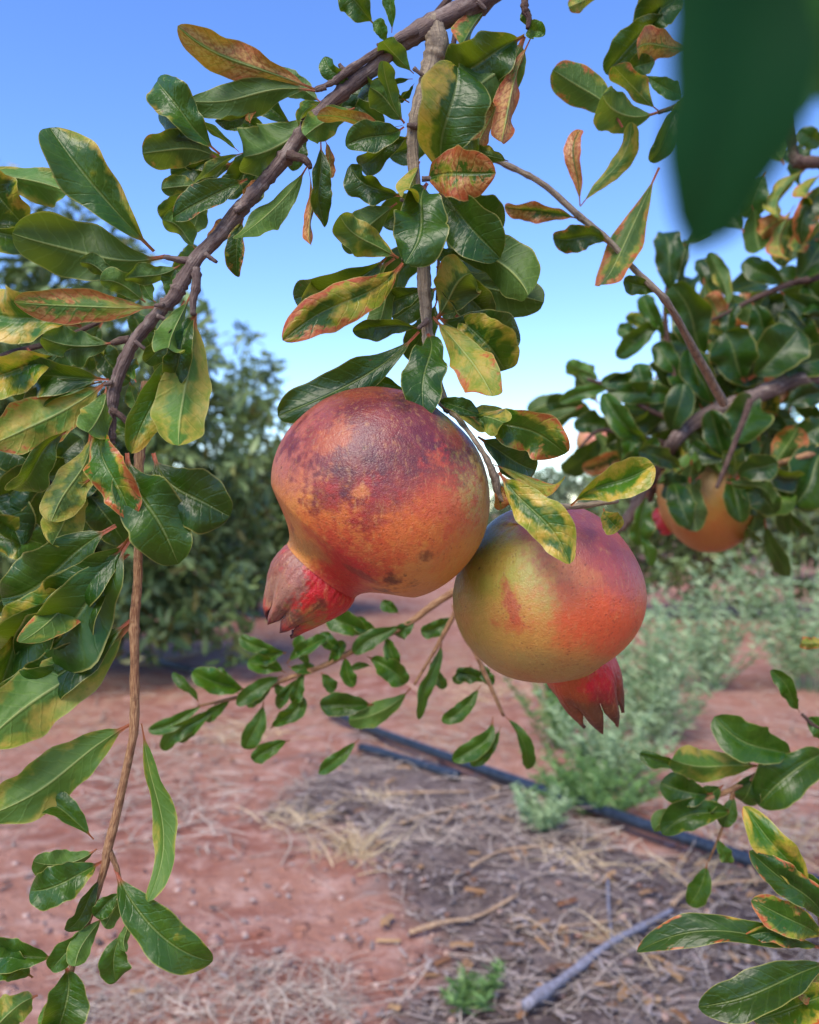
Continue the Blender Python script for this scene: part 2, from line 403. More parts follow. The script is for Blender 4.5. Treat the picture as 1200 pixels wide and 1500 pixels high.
leaves('''
# --- above the central twig
548 35 497 -14 46 4 10 t .1 0 .3 -8
574 48 572 -24 21 0 20 t .1 0 .4 -4
568 62 549 28 20 0 0 t .1 0 .5 -5
606 108 560 52 34 -3 25 u .2 0 .75 -10
592 182 565 86 26 -8 30 u .2 0 .65 -14 fold=35
593 180 541 128 42 4 -10 u .1 0 .45 -8
590 184 462 154 27 -9 35 u .5 .62 .5 -10 fold=25
592 186 508 206 46 -4 -20 t .05 0 .2 -12
520 158 448 198 46 3 5 u .35 .05 .75 -8
478 152 428 180 24 6 35 u .5 .05 .7 -7
605 115 540 127 20 3 40 t .05 0 .15 4
607 122 583 150 14 0 40 t .05 0 .15 4
518 126 470 82 28 -4 20 t .1 0 .4 -5 curl=.25
462 131 262 43 54 -7 12 u .55 .66 .5 -12 fold=20
462 133 277 148 56 2 -8 u .1 .05 .2 -2
470 172 351 228 74 -10 6 u .12 0 .3 -12
366 180 352 140 22 3 20 u .6 .6 .5 8
365 165 316 187 22 0 30 t .1 0 .1 6
322 226 218 106 58 -2 -14 t .32 .12 .35 -8
310 214 217 168 40 3 25 t .3 .1 .15 3
322 234 207 222 60 10 12 u .35 .22 .12 -3
356 224 277 257 22 -3 30 u .35 .05 .2 -8
362 262 250 304 46 -5 -22 t .15 .18 .15 -10
292 271 237 275 30 0 12 u .4 .15 .25 4
350 222 294 170 15 -2 40 u .2 0 .7 -5
388 258 360 292 22 0 20 u .8 .65 .6 5
287 366 240 318 36 5 20 u .3 0 .5 -4
284 373 327 322 16 3 35 u .8 .55 .5 2
452 240 367 378 46 10 -25 u .15 .1 .35 -10 fold=30
357 320 344 407 30 4 -20 t .3 .3 .1 2
452 246 441 374 17 -9 30 u .85 .62 .5 -4
470 208 484 326 34 9 20 t .15 .2 .12 2
476 205 486 262 18 -2 20 u .5 .7 .4 6
# --- right of the top
735 -6 669 71 36 4 30 u .45 .35 .4 -6
768 52 652 112 86 -4 10 t .2 0 .2 4
768 53 690 136 98 -8 -12 u .2 0 .3 -3 fold=22
733 124 693 228 30 -4 25 u .6 .78 .4 5
778 56 736 207 40 6 30 u .8 .6 .55 -8 fold=40
772 42 797 48 26 0 0 t .1 0 .5 -6
774 40 769 12 17 0 20 t .1 0 .4 -4
745 236 688 214 24 -3 20 u .4 .1 .2 6
# --- middle of the central twig
650 262 686 92 104 -14 -6 t .55 .03 .22 -22 fold=34 ys=-.8
622 264 722 256 74 -6 4 t .62 .50 .35 -24 fold=14
616 236 603 292 34 6 15 u .85 .05 .75 -24
645 276 729 371 76 4 -8 t .05 0 .22 -12
626 268 594 384 80 -4 0 t .12 .04 .2 -27 fold=10 curl=.02
590 287 508 242 42 -10 20 t .05 0 .12 -4
584 378 489 316 52 -5 -14 u .5 .02 .45 -14 fold=24
582 298 498 352 56 -5 15 u .15 0 .3 0
578 378 436 442 64 -14 -10 u .6 .02 .4 -4 fold=20
570 372 420 444 60 -12 20 t .1 0 .15 6
590 385 414 498 62 -4 0 t .62 .36 .3 -24 fold=10
592 388 548 494 38 5 20 u .15 0 .35 -6 fold=32
630 372 668 370 20 3 20 t .1 0 .2 -8
650 376 790 432 76 -22 -12 u .12 .0 .2 -4
648 380 797 441 66 12 20 u .05 .12 .08 4
690 362 746 384 28 0 10 u .45 0 .7 8
640 468 700 392 74 -8 0 u .55 .18 .12 -22 fold=26 ys=-.5
640 462 766 496 70 10 8 t .1 0 .12 0
668 462 738 549 80 -8 -6 t .55 .02 .3 -4
617 482 518 489 32 8 20 t .1 0 .12 -6
614 486 404 606 60 -16 -16 t .08 0 .12 -14 fold=18 curl=.06
604 580 505 556 34 8 30 t .2 0 .3 0
625 486 620 602 62 -4 0 t .08 0 .2 -34 fold=8
634 464 722 582 62 -6 4 u .95 .30 .7 -32 fold=12
604 200 520 250 34 4 10 t .1 0 .1 6
626 420 560 450 36 0 0 t .1 0 .12 8
640 390 720 470 56 0 0 t .1 0 .08 6
600 150 520 120 34 0 10 t .1 0 .12 6
640 250 720 215 44 0 0 t .3 0 .2 6
# --- round the two fruits
648 596 745 628 46 -6 18 u .6 .05 .3 -24 d=.355
680 606 825 672 66 -14 -8 t .42 .30 .3 -12 d=.35 fold=14
700 640 790 690 54 4 10 t .05 0 .1 6 d=.352
722 680 838 721 26 5 35 u .95 .35 .55 -10 d=.346
731 692 837 824 62 -5 2 t .66 .08 .4 -19 d=.346 fold=10
728 706 737 748 24 0 10 t .7 .7 .3 0 d=.35
836 740 957 682 54 -4 -6 t .64 .14 .6 -8 d=.352
884 745 908 776 34 3 0 t .7 .1 .6 -2 d=.356
640 585 702 602 26 2 15 t .05 0 .12 -8 d=.35
''', D, br)
leaves('''
# --- left cluster on the bough
226 368 73 186 76 -6 -8 t .36 0 .3 -14 ys=.4
243 376 20 346 88 -12 6 u .12 0 .14 -8 fold=14
-75 250 104 284 52 -8 10 u .45 .05 .72 0
-50 240 30 330 80 -4 -10 t .45 0 .15 6
264 388 182 405 32 -7 20 u .1 0 .3 -8
168 412 117 382 28 4 20 u .15 0 .3 -4
213 443 147 411 38 8 15 u .2 0 .5 -10 fold=30
228 443 203 404 24 -2 20 u .3 0 .7 0
242 440 253 397 26 2 20 t .2 0 .3 4
230 450 21 456 54 4 -6 u .66 .46 .5 -12 fold=12
120 478 -40 440 84 -8 -6 t .62 0 .5 8
90 520 -35 556 64 -2 4 t .62 .18 .45 -4
166 502 60 492 44 -10 14 u .15 0 .38 -10
168 502 72 532 54 10 -22 u .1 0 .12 -4
160 556 10 560 58 8 10 t .25 0 .25 8
150 560 15 602 36 4 -30 t .0 0 .3 4
156 560 -14 652 78 -6 -4 u .78 .3 .75 -12 fold=12
156 566 122 642 52 -8 10 u .35 0 .5 -18 fold=26
158 618 184 752 60 14 -20 t .45 .34 .5 -22 fold=22
132 632 74 762 60 -8 -18 u .6 .05 .2 -6 fold=26
105 628 22 738 50 10 25 t .1 0 .2 0 fold=30
135 700 72 796 62 4 8 u .6 0 .25 2
250 500 192 664 52 -8 10 t .58 0 .5 -14 ys=-.7 fold=30
286 458 262 673 80 2 -2 u .74 .12 .72 -24 fold=10
280 432 244 532 48 6 12 u .2 0 .5 -28 fold=26
288 460 248 568 40 4 -15 t .1 0 .1 -12
270 440 212 536 34 -4 15 t .15 0 .15 -4
186 664 258 815 92 6 6 t .08 0 .22 -18 fold=24
225 664 337 757 88 16 -6 t .12 0 .12 -6 fold=18
200 560 185 522 26 0 10 t .4 0 .5 6
190 560 200 600 24 0 10 u .4 0 .6 6
''', D, br)

# ================================================================== DROOPING SHOOT, lower left
sh = empty('drooping_shoot', up(203, 640, .385), 'tan drooping shoot with large leaves hanging down the left side to the bottom corner', 'branch')
D2 = .375
ptube('stem', [(214,560,15,.395),(207,640,15,.39),(203,700,14,.38),(203,790,13),(201,860,14),(197,905,15),(197,960,13),(197,1055,14),(193,1090,12),(180,1150,12),(168,1205,13),(158,1243,14),(152,1275,11),(130,1345,10),(103,1424,9),(96,1460,7)], D2, M_SHOOT, sh, rough=.08, knobs=5, sub=8)
ptube('twig', [(160,1245,9),(172,1275,7),(178,1308,6),(190,1345,5),(187,1372,3)], D2, M_SHOOT, sh, knobs=1)
leaves('''
195 784 -30 940 80 -20 -10 t .6 0 .55 4 ys=-.3
192 786 6 990 112 -20 4 t .1 0 .26 -10 fold=18
170 770 -10 880 96 -10 -6 t .05 0 .2 0 fold=20
190 790 60 900 70 -6 -10 t .05 0 .2 -6 fold=20
120 860 -20 990 90 0 0 t .1 0 .15 6
188 812 50 962 62 16 -10 u .35 .25 .3 -20 fold=26
190 812 85 985 58 12 -30 t .0 0 .12 -6 fold=14
194 906 10 1016 74 -14 -10 t .05 0 .15 -8 fold=20
120 960 -10 1050 66 0 0 t .3 0 .3 -2
60 950 20 1032 34 -2 20 t .5 0 .5 2
30 900 -20 1060 70 -4 10 t .45 0 .4 10
194 912 -24 1092 96 -2 -4 u .55 .18 .6 -22 fold=14
193 1060 -22 1192 78 -8 4 u .4 .02 .5 -12 fold=12
207 1060 235 1322 44 -13 -42 u .38 0 .55 -8 fold=18 wave=.16
137 1230 48 1168 38 8 -15 t .05 0 .3 2
142 1244 48 1262 40 -12 10 u .3 0 .45 -6
150 1262 34 1306 58 -8 -6 t .25 0 .3 -16
96 1288 70 1324 24 0 20 t .1 0 .2 2
149 1283 94 1368 28 -5 20 t .1 0 .15 -6
126 1348 74 1421 34 -5 15 t .1 0 .35 -8 fold=28
152 1342 110 1416 34 6 10 u .2 0 .55 -14 fold=26
178 1308 138 1344 28 3 10 t .1 0 .35 -6
180 1315 150 1358 30 0 10 u .2 0 .4 -4
180 1366 170 1438 44 8 4 t .05 0 .3 -4
192 1345 180 1398 17 3 20 u .2 0 .4 -8
168 1272 313 1421 64 18 -4 t .3 .10 .32 -14 fold=16
82 1404 -18 1382 48 -6 10 t .0 0 .3 0
48 1432 -22 1406 46 4 0 t .15 0 .3 -6
96 1414 88 1512 64 -6 4 t .2 .12 .25 -10
55 1458 -18 1512 48 4 8 u .45 0 .5 -4
88 1452 68 1520 32 4 0 u .3 0 .55 -14
''', D2, sh)

# ================================================================== THIN BRANCH, top right
tr_ = empty('thin_branch', up(1010, 60, .47), 'thin brown branch with scorched leaves slanting across the sky right of the fruit twig', 'branch')
D3 = .45
ptube('stem', [(706,226,8),(760,250,8),(800,273,9),(850,318,10),(890,350,9),(930,395,9),(975,440,10),(1010,500,12,.5),(1060,590,14,.6)], D3, M_BARKG, tr_, knobs=5)
ptube('twig', [(1090,60,9),(1040,110,8),(1000,150,7),(965,165,6)], D3, M_DARK, tr_)
leaves('''
912 186 809 101 56 8 -8 u .3 .28 .25 0
965 164 868 140 60 -14 -10 u .35 .2 .4 -8 fold=30
965 163 905 88 40 -6 24 u .5 .3 .3 -10 fold=30
985 20 888 108 56 8 20 t .05 0 .18 4
1005 -14 938 48 54 4 0 t .05 0 .15 0
975 -14 934 14 40 0 0 t .05 0 .15 4
1014 70 921 69 48 3 4 u .65 .58 .3 -8 fold=12
962 86 924 102 32 0 0 t .3 0 .3 0
942 108 1004 136 28 4 10 t .05 0 .35 0
850 302 848 182 27 -7 20 t .5 .72 .2 0 fold=30
850 302 936 182 30 8 25 u .65 .15 .45 -6 fold=30
966 245 897 448 54 12 -16 u .45 .36 .25 -14 fold=24
892 358 811 356 40 10 8 t .2 .25 .1 -2
846 320 738 308 30 5 20 t .35 .5 .15 0
964 432 912 410 28 3 10 t .1 0 .2 2
1040 110 990 210 50 0 10 t .1 0 .2 6
1000 150 955 240 30 0 10 t .1 0 .2 6
885 -12 832 11 24 0 10 u .85 .3 .6 0
''', D3, tr_)

# ================================================================== BLURRED LEAVES next to the lens
nb = empty('near_twig', up(1290, -160, .063), 'out of focus dark green leaf hanging close to the lens at the top right, with unseen leaves added above to shade it', 'leaf')
ptube('stem', [(1500,-330,30,.062),(1330,-240,22,.063),(1180,-220,14,.064),(1125,-205,9,.064)], .062, M_DARK, nb)
M_NEAR = crown_material('shaded leaf', '#07381a', '#3f7030', 0, .08)
leaves('''
1012 368 1120 -230 214 8 -18 t .0 0 .0 2 fold=6 wave=.05 pet=.01 curl=.02 ea=.45 eb=.5
1500 -1600 700 -950 520 0 0 t .0 0 .1 2 d=.043
1500 -1100 800 -1350 520 0 0 t .0 0 .1 2 d=.045
1400 -700 900 -1250 420 0 0 t .0 0 .1 2 d=.050
1600 -500 1200 -1000 420 0 0 t .0 0 .1 2 d=.052
1300 -260 1140 170 150 -6 12 u .0 0 1.6 8 d=.068
1420 -100 1190 140 120 -6 12 u .0 0 1.6 8 d=.070
''', .063, nb, mat=M_NEAR)  # the leaves far above the frame are added to shade the blurred one

# ================================================================== CORNER SPRIG, bottom right
cs = empty('corner_sprig', up(1230, 1400, .42), 'leafy sprig with scorched leaf edges reaching in at the bottom right corner', 'branch')
D5 = .40
ptube('stem', [(1330,1560,10),(1250,1440,8),(1215,1392,7),(1200,1340,6),(1195,1290,4)], D5, M_SHOOT, cs)
leaves('''
1204 1390 937 1362 46 10 -24 t .25 .2 .16 -10 fold=22
1204 1386 1104 1374 26 6 25 t .3 .28 .2 -14 fold=34
1206 1376 1109 1320 48 2 6 t .4 .3 .3 -10
1212 1356 1098 1246 46 8 -6 t .3 .26 .2 -8 fold=24
1180 1316 1102 1194 50 8 6 t .55 .18 .5 -10
1218 1340 1174 1286 34 0 0 t .1 0 .2 -2
1222 1408 1025 1470 62 -6 -8 t .18 .1 .12 -14 wave=.2
1240 1452 1108 1500 62 4 4 t .5 .3 .35 -6
1214 1416 1168 1472 22 0 20 u .9 .5 .6 -10
''', D5, cs)

# ================================================================== BLURRED SPRIG, right
rs = empty('right_sprig', up(1260, 1080, .55), 'soft focus leafy sprig entering from the right edge above the bottom corner sprig', 'branch')
D6 = .54
ptube('stem', [(1300,1060,12),(1200,1098,10),(1150,1115,9),(1115,1132,9),(1075,1155,8),(1045,1168,7),(1005,1180,5)], D6, M_SHOOT, rs)
ptube('twig', [(1075,1155,6),(1066,1190,5),(1052,1230,4),(1038,1262,3)], D6, M_SHOOT, rs)
ptube('twig', [(1260,1070,8),(1200,1066,6),(1175,1046,5)], D6, M_DARK, rs)
leaves('''
1168 1106 1053 1056 58 -12 -6 t .05 0 .3 -10
1118 1122 984 1112 50 -6 4 u .5 0 .6 -10
1002 1132 937 1104 22 4 10 t .05 0 .3 -4
1044 1162 968 1146 46 -6 10 t .05 0 .2 0
1220 1098 1108 1176 68 6 -4 t .05 0 .2 -12
1112 1130 1085 1180 38 0 0 t .05 0 .15 0
1028 1172 956 1216 26 3 20 u .2 0 .4 -6
1078 1188 972 1222 44 12 -8 t .2 0 .25 -10
1076 1164 1060 1212 26 0 0 t .1 0 .25 -2
1052 1226 1066 1268 20 0 10 t .2 0 .4 -2
1036 1264 1010 1328 32 -4 0 t .1 0 .35 -6
1172 1044 1129 982 24 5 10 t .05 0 .25 -4
1220 1090 1186 1052 26 0 0 t .05 0 .3 0
1222 948 1172 942 20 2 10 u .9 .4 .75 -4
1060 1150 1010 1190 40 0 0 t .1 0 .2 4
1100 1120 1080 1085 26 0 0 u .4 0 .5 4
''', D6, rs)

# ================================================================== LOW SHOOT behind the fruits
ls = empty('low_shoot', up(690, 860, .66), 'soft focus shoot with small green leaves below and behind the two pomegranates', 'branch')
D7 = .62
ptube('stem', [(700,845,12),(635,886,11),(595,915,10),(510,957,9),(467,978,8),(413,997,7),(380,1013,7),(320,1028,5),(290,1034,4)], D7, M_SHOOT, ls)
ptube('twig', [(690,850,9),(667,897,8),(648,933,7),(628,968,5),(607,1003,4)], D7-.01, M_SHOOT, ls)
ptube('twig', [(665,885,8),(679,928,7),(697,957,7),(714,995,7),(738,1049,5)], D7-.02, M_SHOOT, ls)
leaves('''
302 1030 216 1070 22 -5 0 t .1 0 .45 -8
318 1030 234 1104 25 4 10 t .1 0 .4 -8
322 1032 264 1096 20 6 0 t .1 0 .4 -2
362 1010 282 984 35 -4 0 t .1 0 .5 -10
292 1032 249 984 15 4 20 t .0 0 .3 0
415 990 347 1032 25 4 0 t .1 0 .4 -8
418 986 362 970 27 3 0 t .1 0 .45 -4
418 958 351 932 22 -4 0 t .1 0 .4 0
420 956 376 968 24 3 0 t .1 0 .35 -4
420 972 478 934 22 -4 10 t .1 0 .4 -4
422 976 462 976 18 4 10 t .05 0 .3 0
386 1028 358 1098 30 -4 0 t .1 0 .4 -8
425 1084 369 1114 25 3 0 t .1 0 .4 -6
396 1068 446 1021 25 4 0 t .1 0 .35 -4
536 936 478 900 35 4 0 t .05 0 .4 -10
592 914 518 958 27 5 0 t .05 0 .35 -8
538 962 597 1003 34 -4 0 t .1 0 .4 -10
545 977 514 979 11 3 0 t .05 0 .25 0
548 1032 468 1034 35 0 0 t .05 0 .2 -2
602 1008 509 1056 35 -10 0 u .3 0 .55 -10
648 936 618 1055 22 4 25 t .1 0 .35 -10
667 902 616 926 25 -4 10 t .1 0 .35 -6
704 1004 646 1056 24 -8 0 t .1 0 .35 -8
712 1002 668 984 25 4 10 t .0 0 .2 -2
690 975 664 1002 18 0 10 t .0 0 .25 -2
722 1050 662 1114 29 -14 0 t .1 0 .45 -10
734 1064 689 1120 21 -7 0 t .1 0 .4 -8
738 1048 780 1132 22 -8 20 t .15 0 .3 -8
526 1083 459 1129 21 -5 0 t .15 0 .45 -6
398 1000 422 1022 17 0 0 t .0 0 .25 0
585 900 560 880 18 0 0 t .0 0 .3 0
480 975 505 940 18 0 0 t .05 0 .35 0
470 985 490 1012 20 0 0 t .05 0 .3 0
340 1024 300 1060 18 3 0 t .1 0 .4 -4
350 1018 320 978 20 -3 0 t .1 0 .4 -4
450 983 430 1030 20 3 0 t .1 0 .35 -4
452 982 440 930 20 -3 0 t .1 0 .4 0
500 962 470 925 22 0 0 t .1 0 .35 0
505 960 520 1005 22 4 0 t .1 0 .4 -4
560 935 520 905 22 -3 0 t .05 0 .35 -4
565 930 585 975 22 3 0 t .1 0 .35 -4
610 905 580 935 22 0 0 t .05 0 .3 0
400 1002 360 1035 20 0 0 t .1 0 .35 0
630 965 655 1010 18 4 10 t .1 0 .3 0
700 965 725 1000 18 4 10 t .1 0 .3 0
440 990 400 1040 18 0 0 t .05 0 .35 0
''', D7, ls)

# ================================================================== FRUITS
def paint(px, py, N, blobs, base):
    """rind colours: blotches laid on the rind with noisy edges; N: noise fields (n, 3)"""
    c = np.tile(np.array(base, float), (len(px), 1))
    for q, (bx, by, rx, ry, ang, col, s, soft, nz) in enumerate(blobs):
        ca, sa = math.cos(math.radians(ang)), math.sin(math.radians(ang))
        dx, dy = px-bx, py-by
        e = np.hypot((dx*ca+dy*sa)/rx, (-dx*sa+dy*ca)/ry)
        a = q*1.7
        e = e+(N[:, 0]*math.cos(a)+N[:, 1]*math.sin(a))*nz*1.1+N[:, 2]*nz*.55
        t = np.clip((e-(1-soft))/(2*soft), 0, 1)
        m = (s*(1-t*t*(3-2*t)))[:, None]
        c = c*(1-m)+np.array(col)*m
    return c
def rind_colours(V, O, blobs, base, seed):
    V = np.array(V); d = V[:, 1]; px = 600+V[:, 0]/d*F; py = 750-(V[:, 2]-H)/d*F
    N = np.array([(mn.fractal(Vector(v)*75+Vector((seed, 0, 0)), .8, 2.1, 5), mn.fractal(Vector(v)*75+Vector((0, 31, seed)), .8, 2.1, 5),
                   mn.fractal(Vector(v)*420, .6, 2.2, 4)) for v in (V-O)])
    c = paint(px, py, N, blobs, base)
    return np.concatenate([np.clip(c, 0, 1), np.ones((len(c), 1))], 1)
def fruit(name, label, c, R, axis, blobs, base, neck, cal_len, teeth, cal_blobs, cal_base, pinch=.75, seed=0, res=(380, 260), flat=.95, ridge=.028, group=None, toothlen=.4, tip='#5a3530', base_z=.85, low=.9, barrel=.08, flare=.3, slit=.72, join=1.55, tip0=-.5):
    """c pixel centre + depth; axis points to the calyx; radii in metres"""
    root = empty(name, up(*c), label, 'pomegranate', group)
    O = np.array(up(*c)); A = np.array(axis, float); A /= np.linalg.norm(A)
    X = np.cross(A, (0, 1, 0.01)); X /= np.linalg.norm(X); Y = np.cross(A, X)
    nf, nh = res
    def topx(p): d = p[1]; return (600+p[0]/d*F, 750-(p[2]-H)/d*F)
    V, C = [], []
    def body_r(th, f):        # th: 0 at the stalk end, pi at the calyx
        r = R*(1+ridge*math.sin(th)**2*(math.cos(5*f+seed)*.6+math.cos(3*f+1+seed)*.5))
        r *= 1+.02*mn.noise(Vector((math.cos(f)*1.6+seed, math.sin(f)*1.6, th*1.4)))
        r *= 1-.045*math.exp(-(th/.28)**2)
        return r
    tn = math.pi-math.asin(min(.95, neck/R*1.0))
    qj = min(.9, neck/R*join); z0 = R*base_z        # the rind turns into the neck from radius qj*R on
    thj = math.pi-math.asin(qj); nb_ = int(nh*.86)
    def body(th, f):
        r = body_r(th, f); q = math.sin(th)*r; z = -math.cos(th)*r*flat
        if z > 0: z *= low+(1-low)*math.sin(th)**2
        return z, q
    for i in range(nh+1):
        for j in range(nf):
            f = 2*math.pi*j/nf
            if i <= nb_: z, q = body(max(.0003, thj*i/nb_), f)
            else:
                t = (i-nb_)/(nh-nb_)
                z1, q1 = body(thj, f); za, qa = body(thj-.02, f)
                k = (neck*.95)/(.02*R)*.75
                dz1, dq1 = (z1-za)*k, (q1-qa)*k
                h00, h10, h01, h11 = 2*t**3-3*t*t+1, t**3-2*t*t+t, -2*t**3+3*t*t, t**3-t*t
                z = h00*z1+h10*dz1+h01*z0+h11*(z0-z1)*1.2
                q = h00*q1+h10*dq1+h01*neck+h11*0
            V.append(O+A*z+(X*math.cos(f)+Y*math.sin(f))*q)
    C = rind_colours(V, O, blobs, base, seed)
    faces = []
    for i in range(nh):
        for j in range(nf):
            a = i*nf+j; b = i*nf+(j+1) % nf
            faces.append((a, b, b+nf, a+nf))
    mesh_obj('rind', V, faces, M_RIND, root, col=C)
    # calyx crown: a tapering tube ending in pointed teeth
    V, C, faces = [], [], []
    n2, m2 = teeth*28, 44
    zs = R*(base_z-.04)
    rg = random.Random(seed+3)
    tl = [rg.uniform(.75, 1.25) for _ in range(teeth)]; to = [rg.uniform(-.45, -.05) for _ in range(teeth)]
    for i in range(m2+1):
        t = i/m2
        for j in range(n2):
            f = 2*math.pi*j/n2; k = j//28; ph = (j % 28)/27
            tooth = max(0, 1-abs(ph*2-1)**1.15)*tl[k]
            full = cal_len*(1-toothlen)+cal_len*toothlen*tooth
            z = zs+R*.04*min(1, t*4)+max(0, t-.25)/.75*full
            s = max(0, t-.25)/.75
            prof = neck*(1.0-.03*math.exp(-s/.05))
            prof *= 1-(1-pinch)*(s**1.4)
            prof *= 1+barrel*math.sin(min(1, s*1.2)*math.pi)
            zz = max(0, (z-R*base_z)/cal_len-(1-toothlen))/max(.01, toothlen)
            prof *= 1+to[k]*zz*zz*.8
            fold = 1-.04*smooth(slit-.2, slit, s)*(abs(ph*2-1)**4)
            rr = prof*fold*(1+.018*mn.noise(Vector((math.cos(f)*14, math.sin(f)*14+seed, s*2.5)))+.010*mn.noise(Vector((f*6, s*16, seed)))+.05*mn.noise(Vector((math.cos(f)*2, math.sin(f)*2+seed, s*3))))
            # a tooth narrows to its tip
            fc = 2*math.pi*(k*28+13.5)/n2
            w = 1-.0*zz
            ff = fc+(f-fc)*w
            V.append(O+A*z+(X*math.cos(ff)+Y*math.sin(ff))*rr)
            tipm = smooth(tip0, .25, zz-.35+.5*(max(0, s-.3))*mn.noise(Vector((f*3, s*5, seed))))*smooth(.2, .5, s)
            C.append(tipm)
    for i in range(m2):
        for j in range(n2):
            if i > m2*slit and (j % 28) == 27: continue   # slit between two teeth
            a = i*n2+j; b = i*n2+(j+1) % n2
            faces.append((a, b, b+n2, a+n2))
    tm = np.array(C)[:, None]; C = rind_colours(V, O, cal_blobs, cal_base, seed+5)
    C[:, :3] = C[:, :3]*(1-tm)+np.array(lin(tip))*tm
    o = mesh_obj('calyx', V, faces, M_RIND, root, col=C)
    md = o.modifiers.new('thickness', 'SOLIDIFY'); md.thickness = .0016; md.offset = -1
    return root

big_blobs = [  # x y rx ry angle colour strength softness noise
 (690,690,56,130,-20,lin('#a8924a'),.9,.5,.5),
 (655,640,45,50,30,lin('#9a8e4a'),.9,.5,.4),
 (470,790,110,60,20,lin('#bd7f3c'),.8,.6,.4),
 (600,850,120,45,-10,lin('#b8843f'),.7,.6,.4),
 (415,700,30,90,8,lin('#b8683c'),.6,.6,.4),
 (560,600,170,78,8,lin('#62231f'),.92,.45,.35),
 (440,640,60,70,-30,lin('#99504a'),.8,.5,.35),
 (560,745,95,70,0,lin('#bf4f26'),.6,.6,.7),
 (555,668,120,74,-12,lin('#581820'),.94,.45,.7),
 (575,715,70,32,-16,lin('#9c2a22'),.8,.5,.8),
 (595,652,95,64,-20,lin('#2a0f18'),.97,.55,.6),
 (600,690,60,40,-20,lin('#4a2230'),.7,.5,.8),
 (640,620,40,44,0,lin('#6a2a30'),.8,.5,.4),
 (535,635,70,32,-10,lin('#6a3036'),.75,.5,.8),
 (650,730,34,42,0,lin('#ae3a2a'),.7,.5,1.0),
 (640,765,60,60,0,lin('#c45f2c'),.45,.6,.7),
 (488,650,16,24,25,lin('#a8582e'),.6,.5,1.3),
 (526,722,15,8,-38,lin('#c07034'),.7,.4,1.3),
 (505,842,52,62,30,lin('#a01820'),.95,.6,.35),
 (432,795,22,7,40,lin('#8a6436'),.8,.6,.8),
 (462,806,26,6,38,lin('#8a6436'),.6,.6,.8),
 (575,853,15,9,0,lin('#4a2a18'),.9,.6,1.3),
 (623,817,8,7,0,lin('#5a3a1c'),.75,.6,1.4),
 (530,842,24,3,28,lin('#5a2a1c'),.6,.6,.6),
 (665,600,26,30,0,lin('#5e6a34'),.8,.5,.3),
]
big_cal = [
 (495,866,74,90,32,lin('#ae101a'),1,.4,.45),
 (406,842,32,62,25,lin('#7c5044'),.95,.25,.7),
 (405,880,26,30,0,lin('#8e6a58'),.7,.5,1.1),
 (438,908,24,18,30,lin('#7e6c30'),.9,.5,.9),
 (472,884,9,9,0,lin('#5a2a1c'),.8,.5,1.2),
 (412,905,22,14,20,lin('#5a3a30'),.8,.5,1.0),
]
fruit('pomegranate', 'large pomegranate, purple red above and orange below, its crown turned to lower left', (559,726,.365), .0462,
      (-.63,.06,-.78), big_blobs, lin('#c0782e'), .0182, .0300, 8, big_cal, lin('#a83a34'), base_z=.86, low=.88, pinch=.50, flare=.22, slit=.90, join=2.1, tip0=-.32, seed=2, group='ripe pomegranates in front', toothlen=.15, tip='#3e1a26', barrel=.14)
right_blobs = [
 (720,850,80,150,10,lin('#848428'),.95,.6,.35),
 (790,830,70,60,0,lin('#a3a04a'),.8,.6,.35),
 (760,940,100,60,20,lin('#b0823c'),.75,.6,.4),
 (880,860,90,100,0,lin('#c25a30'),.92,.5,.35),
 (890,910,60,40,-10,lin('#d2552c'),.8,.6,.5),
 (850,790,120,52,28,lin('#8e4340'),.95,.4,.35),
 (850,765,70,32,20,lin('#6e3a44'),.85,.5,.4),
 (915,820,34,60,-10,lin('#a44a44'),.8,.5,.4),
 (835,835,40,18,10,lin('#c0743c'),.6,.6,.6),
 (748,880,8,32,-14,lin('#9a3e30'),.75,.5,1.0),
 (760,915,22,9,0,lin('#a8482c'),.6,.5,1.0),
 (800,980,160,24,6,lin('#8f8042'),.75,.6,.3),
 (730,760,60,14,-8,lin('#50463a'),.6,.5,.6),
]
right_cal = [
 (850,1015,40,70,-20,lin('#a04a1c'),.9,.5,.4),
 (905,1000,42,44,-25,lin('#c41226'),1,.3,.4),
 (875,1050,60,26,-12,lin('#80542a'),.85,.5,.7),
 (925,1025,16,34,-25,lin('#6a4028'),.9,.5,.8),
]
fruit('pomegranate', 'smaller yellow green and orange pomegranate with red crown pointing down, beside the large one', (803,869,.392), .0418,
      (.40,.42,-.81), right_blobs, lin('#b87438'), .0162, .0400, 8, right_cal, lin('#b8402e'), base_z=.90, low=.88, flare=.2, pinch=.80, slit=.78, tip0=-1.1, seed=9, group='ripe pomegranates in front', toothlen=.34, tip='#3a2012')

